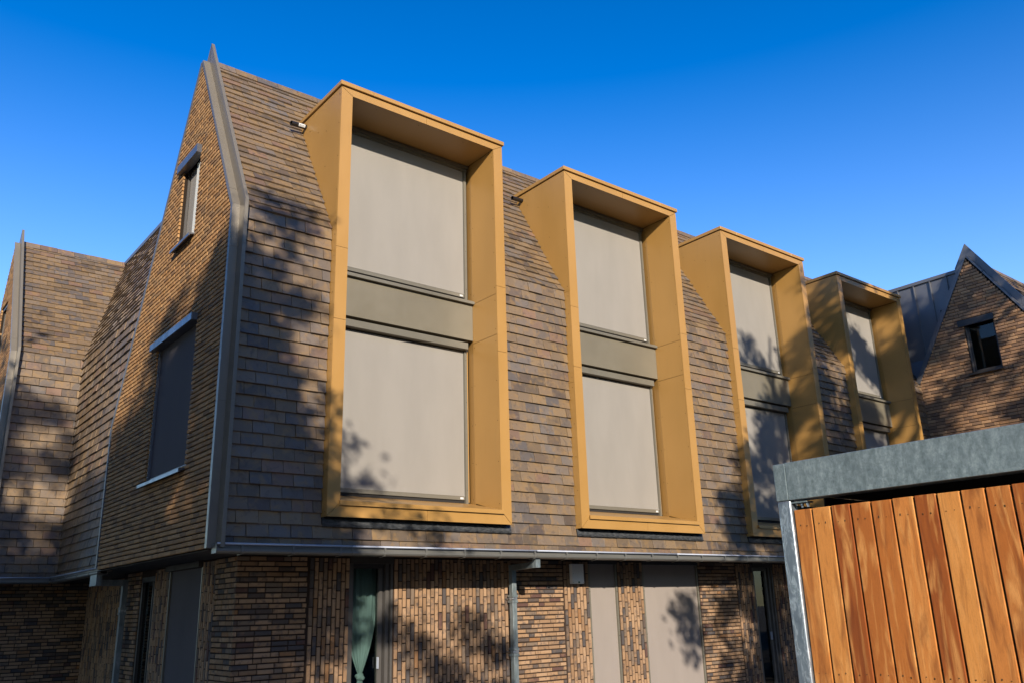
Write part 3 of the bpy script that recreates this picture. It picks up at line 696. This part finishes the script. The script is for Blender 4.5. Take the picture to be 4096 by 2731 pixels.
# left side openings
w = empty_part('window', B, (XW, 2.7, 0))
mb = MB().use('sheet'); mb.box(XW-.045, XW+.1, 2.14, 3.46, 2.335, 2.408); mb.build('blind_box', w)
mb = MB().use('dblind'); mb.box(XW+.03, XW+.034, 2.16, 3.38, .05, 2.34); mb.build('blind', w)
mb = MB().use('cass'); mb.box(XW+.005, XW+.05, 2.125, 2.155, .02, 2.33); mb.build('guide_rail', w)
mb = MB().use('cass'); mb.box(XW+.005, XW+.05, 3.385, 3.415, .02, 2.33); mb.build('guide_rail', w)
w = empty_part('door', B, (XW, 4.4, 0))
for a, b in ((4.065, 4.12), (4.16, 4.2), (4.68, 4.735)): mb = MB().use('dframe'); mb.box(XW+.02, XW+.1, a, b, .02, 2.31); mb.build('frame', w)
mb = MB().use('dframe'); mb.box(XW+.021, XW+.1, 4.12, 4.68, 2.24, 2.31); mb.build('frame', w)
mb = MB().use('glass'); mb.box(XW+.06, XW+.064, 4.2, 4.68, .02, 2.24); mb.build('pane', w)
mb = MB().use('interior'); mb.box(XW+.5, XW+.52, 3.9, 4.9, 0, 2.3); mb.build('room_wall', w)
# rear wing: tiled wall facing left, steep tiled slope, dark coping
XWG, YC = -1.10, 8.28
WT = (-.14, 9.28)
mb = MB().use('felt'); mb.prism([(XWG+.004, 3.2, 2.42), (XWG+.004, 3.2, KZ), (WT[0], 3.2, WT[1]-.02), (WT[0]+1.5, 3.2, WT[1]-.02), (WT[0]+2.5, 3.2, 2.42)], (0, 8, 0)); mb.build('roof_underlay', B)
fwv = Frame((XWG, 0, 0), (0, -1, 0), (0, 0, 1))
recs += tiles(fwv, 2.406, KZ-.01, TP, lambda v: (-YC+.01, -4.6), .05)
wd = Vector((WT[0]-XWG, 0, WT[1]-KZ)); fws = Frame((XWG, 0, KZ), (0, -1, 0), wd)
recs += tiles(fws, 0, wd.length-.08, .1345, lambda v: (-9.95, -3.6), .05)
mb = MB().use('graph'); mb.box(WT[0]-.07, WT[0]+.25, 3.0, 10.4, WT[1]-.03, WT[1]+.05); mb.build('coping', B)
lay(recs, B)

# ================================================================== left house
A = thing('terrace_house', 'leftmost tiled house standing back behind the middle one, mostly cut off by the photo edge', 'house', (-1.7, YC+1.5, 0))
KA, RYA, RZA = 6.52, YC+1.65, 9.27
XGA = -2.34
recs = []
mb = MB().use('felt'); mb.prism([(XGA+.12, YC+.004, 2.42), (XGA+.12, YC+.004, KA), (XGA+.12, RYA, RZA-.01), (XGA+.12, RYA+2.7, 4.5), (XGA+.12, RYA+2.7, 2.42)], (2.6, 0, 0)); mb.build('roof_underlay', A)
fa = Frame((0, YC, 0), (1, 0, 0), (0, 0, 1)); recs += tiles(fa, 2.406, KA-.01, TP+.0006, lambda v: (XGA+.12, XWG+.03), .03)
va = Vector((0, RYA-YC, RZA-KA)); fas = Frame((0, YC, KA), (1, 0, 0), va)
def aspan(v):
    z = KA+va.normalized().z*v; xi = XWG+(z-KZ)*(WT[0]-XWG)/(WT[1]-KZ)
    return (XGA+.12, max(xi, XWG)+.06)
recs += tiles(fas, 0, va.length-.05, .1335, aspan, .1, first=1)
fga = Frame((XGA, 0, 0), (0, -1, 0), (0, 0, 1))
sa = (RZA-KA)/(RYA-YC)
def aspg(z):
    r = YC+.05 if z < KA else YC+.05+(z-KA)/sa; l = YC+4.5 if z < 4.4 else YC+4.5-(z-4.4)/1.75
    return (-l, -r) if l-r > .02 else None
ha = [(-(YC+2.2), -(YC+1.5), 6.66, 7.95)]
recs += bricks(fga, 2.425, 9.3, .0615, .0475, .2115, .005, aspg, ha, 'run', kind='gbrick', half=.12)
mb = MB(); wall_panel(mb, fga, ([2.42, 4.4, KA, 9.2], lambda z: aspg(min(z, 9.18))), ha, .2, 'gmortar', -.026); mb.build('gable_backing', A)
verge(A, XGA, YC, KA, RYA, RZA, back=(YC+4.4, 4.55))
mb = MB().use('graph'); strip(mb, [(YC+.045, 2.42), (YC+.045, KA), (RYA+.05, RZA+.03)], XGA-.002); mb.build('gable_edging', A)
ridge(A, XGA+.12, WT[0]+.1, RYA, RZA+.03)
gable_window(A, XGA, YC+1.5, YC+2.2, 6.66, 7.95, (7.90, 7.95), -.03, 'glass', 'graph')
# ground floor of the left house
ffa = Frame((0, YC+.8, 0), (1, 0, 0), (0, 0, 1))
recs += bricks(ffa, zb, 2.40, .0615, .0455, .214, .013, lambda z: (-3.2, -.36), (), 'wild')
mb = MB().use('mortar'); mb.box(-3.2, -.1, YC+.812, YC+1.0, 0, 2.41); mb.build('ground_floor_wall', A)
mb = MB().use('sheet'); mb.box(XGA, -.1, YC+.02, YC+.8, 2.41, 2.419); mb.build('soffit', A)
gut = empty_part('gutter', A, (-2, YC-.1, 2.42))
mb = MB().use('gutterm'); yg = YC-YT
mb.prism([(-2.45, p[0]+yg, p[1]) for p in gp], (1.20, 0, 0)); mb.build('trough', gut)
mb = MB().use('gutterm'); mb.prism([(p[0]-1.25, 4.86, p[1]) for p in gp], (0, yg+.01-4.86, 0)); mb.build('trough', gut)
mb = MB().use('bead'); mb.tube((-2.45, yg-.006, 2.461), (-1.258, yg-.006, 2.461), .0115, n=12); mb.build('bead', gut, smooth=True)
mb = MB().use('bead'); mb.tube((-1.256, yg-.004, 2.461), (-1.256, 4.86, 2.461), .0115, n=12); mb.build('bead', gut, smooth=True)
for x in (-2.25, -1.75, -1.36): mb = MB().use('gutterm'); mb.box(x, x+.024, yg-.017, yg-.0102, 2.378, 2.45); mb.build('bracket', gut)
for y in (5.35, 6.1, 6.85, 7.6): mb = MB().use('gutterm'); mb.box(-1.267, -1.2602, y, y+.024, 2.378, 2.45); mb.build('bracket', gut)
lay(recs, A)

# ================================================================== right house
Cn = thing('terrace_house', 'far right brown brick house with dark metal edged gable and standing seam side', 'house', (18.5, -1.4, 0))
XC, RYC, RZC, YTC, KC = 15.6, -1.44, 9.30, -3.25, 6.34
recs = []
mb = MB().use('felt'); mb.prism([(XC+.16, YTC+.004, 2.3), (XC+.16, YTC+.004, KC), (XC+.16, RYC, RZC-.01), (XC+.16, .1, 6.5), (XC+.16, .1, 2.3)], (9, 0, 0)); mb.build('roof_underlay', Cn)
fc = Frame((0, YTC, 0), (1, 0, 0), (0, 0, 1)); 
dxc = XC+1.31+.0
recs += tiles(fc, 2.3, KC-.01, TP, lambda v: (XC+.12, 24), .0, [(dxc, dxc+DW, 2.6, 9)])
vc = Vector((0, RYC-YTC, RZC-KC)); fcs = Frame((0, YTC, KC), (1, 0, 0), vc)
recs += tiles(fcs, 0, vc.length-.05, .1345, lambda v: (XC+.12, 24), .1, [(dxc, dxc+DW, -.1, sl_of_z(8.55))], first=1)
fgc = Frame((XC, 0, 0), (0, -1, 0), (0, 0, 1))
def cspan(z, i=0.0):
    r = -3.225 if z < KC else -3.225+(z-KC)/1.636; l = .14 if z < 6.62 else .14-(z-6.62)/1.715
    return (-l+i, -r-i) if l-r-2*i > .02 else None
hc = [(1.09, 1.76, 6.60, 7.80)]
recs += bricks(fgc, 4.2, 9.3, .0750, .063, .2115, .007, lambda z: cspan(z, .0), hc, 'wild', kind='cbrick', half=.16)
mb = MB(); wall_panel(mb, fgc, ([0, 6.34, 6.62, 9.22], lambda z: cspan(min(z, 9.2), .002)), hc, .16, 'gmortar', -.018); mb.build('gable_backing', Cn)
# broad graphite verge on the gable: face strip and fin
sC = 1.69; Lc = math.hypot(1, sC)
def vstrip(y0, z0, y1, z1, w, x0, x1, nm, sgn=1, lift=0.0):
    d_ = Vector((y1-y0, z1-z0)).normalized(); n_ = Vector((-d_.y, d_.x))*sgn
    a, b = Vector((y0, z0))+n_*lift, Vector((y1, z1))+n_*lift
    mb = MB().use('graph'); mb.prism([(x0, a.x, a.y), (x0, b.x, b.y), (x0, (b+n_*w).x, (b+n_*w).y), (x0, (a+n_*w).x, (a+n_*w).y)], (x1-x0, 0, 0)); return mb.build(nm, Cn)
AP = Vector((-1.43, 9.34))
# front (right-hand in the picture) side: inner lip then broad fin
for t0, t1 in ((0, .16), (.165, .55), (.555, 1)):
    P0 = Vector((-3.24, KC)); q0 = AP.lerp(P0, t0); q1 = AP.lerp(P0, t1)
    vstrip(q0.x, q0.y, q1.x, q1.y, .045, XC-.02, XC+.06, 'verge_band', -1, -.0)
def finpoly(pts, x0, x1, nm):
    mb = MB().use('graph'); mb.prism([(x0, p[0], p[1]) for p in pts], (x1-x0, 0, 0)); return mb.build(nm, Cn)
oR = lambda t: (AP.x-.003-t*1.0, 9.70-t*1.64)
iR = lambda t: (AP.x-t*1.0, 9.34-t*1.636)
for a, b in ((0, .20), (.204, .95), (.954, 1.75)): finpoly([iR(a), oR(a), oR(b), iR(b)], XC+.075, XC+.118, 'verge_fin')
finpoly([(AP.x, 9.34), (AP.x-.003, 9.70), (AP.x+.32, 9.16), (AP.x+.26, 8.93)], XC+.075, XC+.118, 'verge_fin')
q0, q1 = AP, Vector((.155, 6.60))
vstrip(q0.x, q0.y, q1.x, q1.y, .10, XC-.02, XC+.30, 'verge_band', 1, -.01)
# standing seam side wall
XM = 15.9
mb = MB().use('graph'); mb.box(XM, XM+3, -1.3, 1.75, 7.2, 9.14); mb.use('graph'); mb.build('metal_side_wall', Cn)
ys = [1.65, 1.25, .84, .43, .02, -.39, -.80, -1.3]
for a, b in zip(ys[:-1], ys[1:]):
    mb = MB().use('graph'); mb.box(XM-.006, XM-.001, b+.004, a-.004, 7.24, 9.13); mb.build('metal_panel', Cn)
for y in ys[1:-1]:
    mb = MB().use('graph'); mb.box(XM-.05, XM-.0065, y-.009, y+.009, 7.24, 9.13); mb.build('standing_seam', Cn)
mb = MB().use('graph'); mb.box(XM-.05, XM+.4, -1.22, 1.8, 9.12, 9.20); mb.build('coping', Cn)
mb = MB().use('graph'); mb.prism([(XM-.004, .55, 7.236), (XM-.004, -.25, 7.236), (XC+.03, .14, 6.62)], (.25, .0, .0)); mb.build('metal_panel', Cn)
ridge(Cn, XC+.12, 24, RYC, RZC+.03)
# window with reflecting glass
wc = gable_window(Cn, XC, -1.76, -1.09, 6.60, 7.80, (7.70, 7.85), .035, 'glass', 'dframe')
mb = MB().use('interior'); mb.box(XC+1.2, XC+1.25, -2.4, 0, 6.2, 8.3); mb.box(XC+.2, XC+1.2, -.6, -.55, 6.2, 8.3); mb.box(XC+.2, XC+1.2, -2.3, -2.25, 6.2, 8.3); mb.build('room_wall', wc)
mb = MB().use('curtain')
vs = []
for i in range(17):
    y = -1.16-.14*i/16; xx = XC+.22+.012*math.sin(i*1.6); vs += [(xx, y, 6.62), (xx, y, 7.75)]
mb.add(vs, [(2*i, 2*i+2, 2*i+3, 2*i+1) for i in range(16)]); mb.build('window_drape', wc, smooth=True)
copy_tree(d0, Cn, Vector((dxc, YTC-YT, -.16)), skip=('spout_label',))
lay(recs, Cn)

# ================================================================== small things on the wall
t = thing('wall_box', 'small white metal box fixed high on the brick wall beside the downpipe', 'meter box', (4.77, .95, 2.05))
mb = MB().use('white'); mb.box(4.645, 4.895, .885, .945, 2.05, 2.35); M['wbox'] = coat('white_box_coat', (.80, .80, .77), .35)
mb.ms = [M['wbox']]; bevel(mb.build('housing', t), .006, 2)
mb = MB().use('wbox'); mb.box(4.652, 4.888, .8795, .8845, 2.057, 2.343); mb.build('front_cover', t)
mb = MB().use('screw')
for x, z in ((4.665, 2.07), (4.875, 2.07), (4.665, 2.2), (4.665, 2.33), (4.875, 2.33)): mb.tube((x, .8793, z), (x, .877, z), .0035, n=8)
mb.build('cover_screw', t)
M['green'] = mat('green_label', (.02, .16, .08), .4); M['dgreen'] = mat('dark_label', (.01, .03, .02), .4)
mb = MB().use('green'); mb.box(4.765, 4.80, .877, .8792, 2.060, 2.084); mb.use('dgreen'); mb.box(4.77, 4.795, .8762, .8768, 2.068, 2.076); mb.build('label_plate', t)
# curtain behind the left glazed door
vs = []; fsx = []; NU, NV = 60, 40
def curt(u, v):
    z = 2.30-v*1.35; 
    tt = max(0, (v-.12)/.88); half = .235*(1-tt**2.3)+.022; cx = 1.10+.03*v
    ph = u*2*math.pi*4.5; amp = .022*(1-.5*tt)
    x = cx+(u-.5)*2*half*(1+.08*math.sin(ph*.5)*(1-tt)); y = 1.16+amp*math.sin(ph)+.008*math.sin(ph*2.3+1)
    return (x, y, z)
for j in range(NV+1):
    for i in range(NU+1): vs.append(curt(i/NU, j/NV))
cm = MB().use('curtain'); cm.add(vs, [(j*(NU+1)+i, j*(NU+1)+i+1, (j+1)*(NU+1)+i+1, (j+1)*(NU+1)+i) for j in range(NV) for i in range(NU)])
# knot: twisted lumps of cloth and the tail below
def blob(mb, c, r, sq=(1, 1, 1), tw=0):
    nu, nv = 16, 10; vs = []
    for j in range(nv+1):
        for i in range(nu):
            a = 2*math.pi*i/nu; b_ = math.pi*j/nv; rr = r*(1+.16*math.sin(3*a+tw+4*b_)+.06*math.sin(7*a-tw))
            vs.append((c[0]+rr*sq[0]*math.sin(b_)*math.cos(a), c[1]+rr*sq[1]*math.sin(b_)*math.sin(a), c[2]+rr*sq[2]*math.cos(b_)))
    mb.add(vs, [(j*nu+i, j*nu+(i+1) % nu, (j+1)*nu+(i+1) % nu, (j+1)*nu+i) for j in range(nv) for i in range(nu)])
blob(cm, (1.12, 1.15, .93), .052, (1.15, .8, .85), .5); blob(cm, (1.15, 1.14, .915), .034, (1, .9, .9), 2.0); blob(cm, (1.09, 1.14, .94), .03, (1, .9, .8), 1.0)
vs = []
for j in range(13):
    for i in range(25):
        v = j/12; u = i/24; vs.append((1.125+(u-.5)*(.06+.22*v), 1.16+.018*math.sin(u*30), .90-v*.75))
cm.add(vs, [(j*25+i, j*25+i+1, (j+1)*25+i+1, (j+1)*25+i) for j in range(12) for i in range(24)])
c_ = cm.build('curtain', smooth=True); tag(c_, 'mint green voile curtain gathered in a knot behind the narrow glazed door', 'curtain')

# ================================================================== shed on the right
S = thing('timber_shed', 'shed of upright orange brown planks in a galvanised steel frame at lower right', 'shed', (.0, -7.8, 0))
mb = MB().use('galv'); mb.box(0, .08, -6.186, -6.10, 2.293, 2.521); bevel(mb.build('corner_piece', S), .005, 2)
mb = MB().use('galv'); mb.box(.001, .05, -10.5, -6.1875, 2.292, 2.523); mb.box(.05, .12, -10.5, -6.1875, 2.292, 2.30); bevel(mb.build('top_beam', S), .004, 2)
mb = MB().use('galvp'); mb.box(.0, .07, -6.196, -6.103, 0, 2.291); bevel(mb.build('corner_post', S), .012, 3)
mb = MB().use('galv'); mb.box(.012, .09, -6.30, -6.198, 2.272, 2.280); mb.build('angle_bracket', S)
mb = MB().use('galvp')
for y in (-6.245, -6.285): mb.tube((.05, y, 2.271), (.05, y, 2.245), .007, n=6); mb.tube((.05, y, 2.268), (.05, y, 2.258), .012, n=6)
mb.build('bolt', S)
y = -6.204; i = 0; P = .1262
while y > -9.6:
    w = .1145; zt = 2.231+random.uniform(-.002, .002)
    mb = MB().use('wood'); mb.box(.018, .040, y-w, y, .05, zt); pl = mb.build('plank', S); bevel(pl, .0035, 2)
    mb = MB().use('screw')
    for zz in (2.135, 1.30, .4):
        for f in (.30, .68): mb.tube((.0178, y-w*f, zz+random.uniform(-.012, .012)), (.0165, y-w*f, zz+.0), .0026, n=8)
    stuff(mb.build('nail', pl))
    y -= P; i += 1
mb = MB().use('wood'); mb.box(.0405, .075, -9.6, -6.32, 2.10, 2.17); mb.box(.0405, .075, -9.6, -6.21, 1.26, 1.33); mb.build('rail', S)
mb = MB().use('galv'); mb.box(.06, .10, -6.20, -6.16, 2.225, 2.262); mb.box(.10, 2.2, -6.2, -6.17, 2.225, 2.262); mb.build('side_rail', S)
mb = MB().use('felt'); mb.box(.13, 2.3, -10.5, -6.195, 2.335, 2.36); mb.build('roof_sheet', S)
mb = MB().use('sheet'); mb.box(2.2, 2.23, -10.5, -6.2, 0, 2.3); mb.build('inner_wall', S)
mb = MB().use('felt'); mb.box(.36, 2.2, -6.215, -6.205, 2.18, 2.33); mb.box(.08, 2.2, -6.215, -6.205, 0, 2.18); mb.build('inner_wall', S)
#TREES#
# ================================================================== trees behind the viewer, which dapple the fronts
def pip(x, y, poly):
    c = False; j = len(poly)-1
    for i in range(len(poly)):
        if (poly[i][1] > y) != (poly[j][1] > y) and x < (poly[j][0]-poly[i][0])*(y-poly[i][1])/(poly[j][1]-poly[i][1])+poly[i][0]: c = not c
        j = i
    return c
def edge_d(x, y, poly):
    best = 9; j = len(poly)-1
    for i in range(len(poly)):
        ax, ay = poly[j]; bx_, by = poly[i]; L2 = (bx_-ax)**2+(by-ay)**2
        t = max(0, min(1, ((x-ax)*(bx_-ax)+(y-ay)*(by-ay))/L2)) if L2 else 0
        best = min(best, math.hypot(x-ax-t*(bx_-ax), y-ay-t*(by-ay))); j = i
    return best
from mathutils import noise as mnoise
DS = Vector((-.50, -1.0, .385))
def ab_pos(a, b, s): return Vector((a, 0, b))+DS*s
def leaves(mb, c, R, n, rs, size):
    for _ in range(n):
        d = Vector((rs.gauss(0, 1), rs.gauss(0, 1), rs.gauss(0, .8)))*R*.5
        p = c+d; u = Vector((rs.uniform(-1, 1), rs.uniform(-1, 1), rs.uniform(-1, 1))).normalized(); w = u.orthogonal().normalized()
        L = size*rs.uniform(.7, 1.3); mb.add([p-u*L*.5, p+w*L*.26, p+u*L*.5, p-w*L*.26], [(0, 1, 2, 3)])
def limb(mb, a, b, r0, r1, rs):
    pts = [a]; n = 4
    for i in range(1, n+1):
        t = i/n; q = a.lerp(b, t)+Vector((rs.uniform(-1, 1), rs.uniform(-1, 1), rs.uniform(-.4, .8)))*(b-a).length*.045*(1 if i < n else 0); pts.append(q)
    for i in range(n): mb.tube(pts[i], pts[i+1], r0+(r1-r0)*i/n, r0+(r1-r0)*(i+1)/n, n=7, cap=False)
def tree(name, label, base, height, clusters, rs, size=.13, nleaf=46, R=.5, group=None):
    t = thing(name, label, 'tree', base, group); base = Vector(base)
    mb = MB().use('bark'); top = base+Vector((0, 0, height)); fork = base+Vector((0, 0, height*.30))
    mb.tube(base, base+Vector((0, 0, .4)), .34, .25, n=12, cap=False); mb.tube(base+Vector((0, 0, .4)), fork, .25, .19, n=12, cap=False); limb(mb, fork, base+Vector((0, 0, height*.9)), .19, .03, rs); mb.build('trunk', t)
    mb = MB().use('leaf')
    for c in clusters: leaves(mb, c, R, nleaf, rs, size)
    stuff(mb.build('crown', t))
    L = list(clusters); rs.shuffle(L)
    lb = MB().use('bark')
    for c in L[:26]:
        zf = max(base.z+height*.25, min(base.z+height*.8, c.z-1.2)); limb(lb, Vector((base.x, base.y, zf)), c, .07, .012, rs)
    stuff(lb.build('branches', t))
rs = random.Random(11)
# where the crowns stand as seen along the sun: a across, b up
LEFT = [(-8.5, .4), (-8.5, 8.5), (-7.2, 9.6), (-6.3, 9.1), (-5.6, 8.7), (-4.8, 7.6), (-4.1, 6.3), (-3.6, 6.0), (-2.9, 6.1), (-2.65, 6.6), (-2.35, 7.0), (-1.7, 6.5), (-1.1, 6.15), (-.55, 6.1), (-.35, 5.4), (-.5, 4.6), (-.25, 4.3), (-.06, 3.95), (.02, 3.3), (.42, 2.85), (.5, 2.3), (.1, 1.7), (-.3, .4)]
RIGHT = [(7.4, .4), (7.5, 2.2), (7.3, 3.6), (8.0, 4.4), (8.6, 4.9), (9.1, 5.7), (10.1, 6.0), (10.6, 7.0), (11.4, 8.4), (13.0, 9.0), (17.5, 9.6), (18, .4)]
GAPS = [(-1.95, 6.42, .22), (-2.2, 6.15, .15), (-1.65, 3.25, .12), (-2.01, 3.67, .12), (-1.75, 4.4, .1), (-6.1, 7.1, .28), (-5.36, 7.0, .2), (-5.85, 8.0, .3), (-4.8, 7.9, .3), (-5.0, 7.2, .25), (-4.4, 6.8, .2), (-5.6, 6.2, .18), (-.62, 5.75, .12), (-.5, 4.9, .12)]
def fill(poly, n, seed, hole, srange, soft=.35):
    out = []; r = random.Random(seed); xs = [p[0] for p in poly]; ys = [p[1] for p in poly]; k_ = 0
    while len(out) < n and k_ < n*60:
        k_ += 1; a = r.uniform(min(xs)-.4, max(xs)+.4); b = r.uniform(min(ys)-.4, max(ys)+.4)
        ins = pip(a, b, poly); d = edge_d(a, b, poly)
        if not ins and r.random() > math.exp(-d/.12)*.25: continue
        if ins and d < soft and r.random() > d/soft*.8+.2: continue
        if any((a-g[0])**2+(b-g[1])**2 < (g[2]+.16)**2 for g in GAPS): continue
        h = hole(a, b)
        if mnoise.noise(Vector((a*1.15, b*1.15, seed))) *1.6 > r.uniform(-.15, .15)+h: continue
        out.append(ab_pos(a, b, r.uniform(*srange)))
    return out
CORE = [(-8.5, .4), (-8.3, 5.9), (-6.4, 6.1), (-4.6, 5.9), (-3.4, 5.6), (-1.9, 5.9), (-1.2, 5.9), (-.8, 5.6), (-.5, 4.2), (-.15, 3.7), (-.1, 3.0), (.1, 2.5), (-.7, .4)]
CL = fill(CORE, 1200, 8, lambda a, b: 1.1, (11.5, 15.5)) + fill(LEFT, 1150, 3, lambda a, b: (.95 if a > -6 and b < 5.2 and a < -.7 else .5) if b < 6.5 else .36, (11.5, 15.5))
CR = fill(RIGHT, 820, 5, lambda a, b: (.42 if a < 11.6 else .16 if a < 14.8 else .22) + (.15 if b < 4 and a > 9 else .0), (11.8, 15.5))
# loose sprays that throw single blotches
for a, b, n in ((.66, 3.50, 1), (.30, 3.3, 1), (.8, 3.0, 1), (1.45, 2.75, 1), (6.98, 1.95, 2), (7.05, 1.6, 2), (6.75, 1.95, 1), (6.95, 1.3, 1), (1.5, 1.55, 2), (2.2, 1.75, 2), (2.75, 1.5, 2), (1.9, 1.1, 4), (2.7, .9, 4), (1.0, 1.9, 2), (9.3, 7.0, 2), (9.7, 6.6, 2), (9.05, 6.75, 1), (-.7, 6.5, 2), (-.45, 6.75, 1), (-.9, 6.9, 1)):
    for _ in range(n):
        (CL if a < 4 else CR).append(ab_pos(a+rs.uniform(-.08, .08), b+rs.uniform(-.08, .08), 12.8+rs.uniform(-1, 1)))
lt = [c for c in CL if c.x < -11.0]; lm = [c for c in CL if c.x >= -11.0]
tree('broadleaf_tree', 'tall leafy tree left of and behind the viewer, the farther of two', (-12.6, -13.6, 0), 14.5, lt, rs, size=.16, nleaf=60, R=.33)
tree('broadleaf_tree', 'tall leafy tree on the near side of the lane, just left of the viewer', (-8.9, -13.4, 0), 12.5, lm, rs, size=.16, nleaf=60, R=.33)
rt = [c for c in CR if c.x < 4.7]; rr = [c for c in CR if c.x >= 4.7]
tree('broadleaf_tree', 'tall leafy tree straight behind the shed, nearest of the right hand trees', (3.2, -13.8, 0), 14.0, rt, rs, size=.16, nleaf=60, R=.31)
tree('broadleaf_tree', 'tall leafy tree behind the shed, second of the right hand trees', (7.6, -13.9, 0), 15.0, rr, rs, size=.16, nleaf=60, R=.31)
LBL = ['full leafy tree behind the shed, first of the far row', 'full leafy tree beyond the shed, second of the far row', 'full leafy tree opposite the far right house', 'last full leafy tree at the right end of the row',
       'bushy tree beside the lane left of the viewer', 'bushy tree opposite the leftmost house gable', 'bushy tree past the leftmost house, farthest up the lane', 'large leafy tree far behind the shed corner', 'large leafy tree at the back left of the lane', 'low spreading tree directly behind the viewer']
def ell(c, r, n, rs):
    out = []
    while len(out) < n:
        v = Vector((rs.uniform(-1, 1), rs.uniform(-1, 1), rs.uniform(-1, 1)))
        if .25 < v.length < 1: out.append(Vector(c)+Vector((v.x*r[0], v.y*r[1], v.z*r[2])))
    return out
for i, (x, y, h) in enumerate(((14.0, -17.5, 19), (20, -20, 21), (26, -18, 20), (32, -21, 20), (-12.6, -3.5, 14), (-10.6, 3.2, 13), (-12.5, 11, 14), (4.0, -26, 10), (-22, -22, 17), (-4, -27, 10))):  # unseen trees added to hold back sky fill on the fronts
    cl = ell((x, y, h*.58), (3.7, 3.2, h*.42), 210, rs)
    tree('broadleaf_tree', LBL[i], (x, y, 0), h, cl, rs, size=.34, nleaf=44, R=1.3, group='trees closing off the lane')


# unseen clipped hedges, added to block low sky and its reflection in the glass
def added_hedge(label, x0, x1, y, h, rs):
    t = thing('hedge', label, 'hedge', ((x0+x1)/2, y, 0), 'hedges along the lane')
    mb = MB().use('bark'); mb.box(x0, x1, y-.25, y+.25, 0, h-.5); mb.build('stems', t)
    mb = MB().use('leaf')
    for _ in range(int((x1-x0)*h*7)): leaves(mb, Vector((rs.uniform(x0, x1), y+rs.uniform(-.6, .6), rs.uniform(.2, h))), .6, 12, rs, .30)
    stuff(mb.build('foliage', t))
added_hedge('high clipped hedge behind the viewer, left length', -24, -4, -24.5, 6.2, rs)
added_hedge('high clipped hedge behind the viewer, right length', -3.6, 18, -24.8, 6.4, rs)
added_hedge('high clipped hedge beyond the shed, farthest right length', 18.4, 38, -24.5, 6.3, rs)
added_hedge('high clipped hedge on the left edge of the lane', -20, -11.5, -9.5, 4.2, rs)
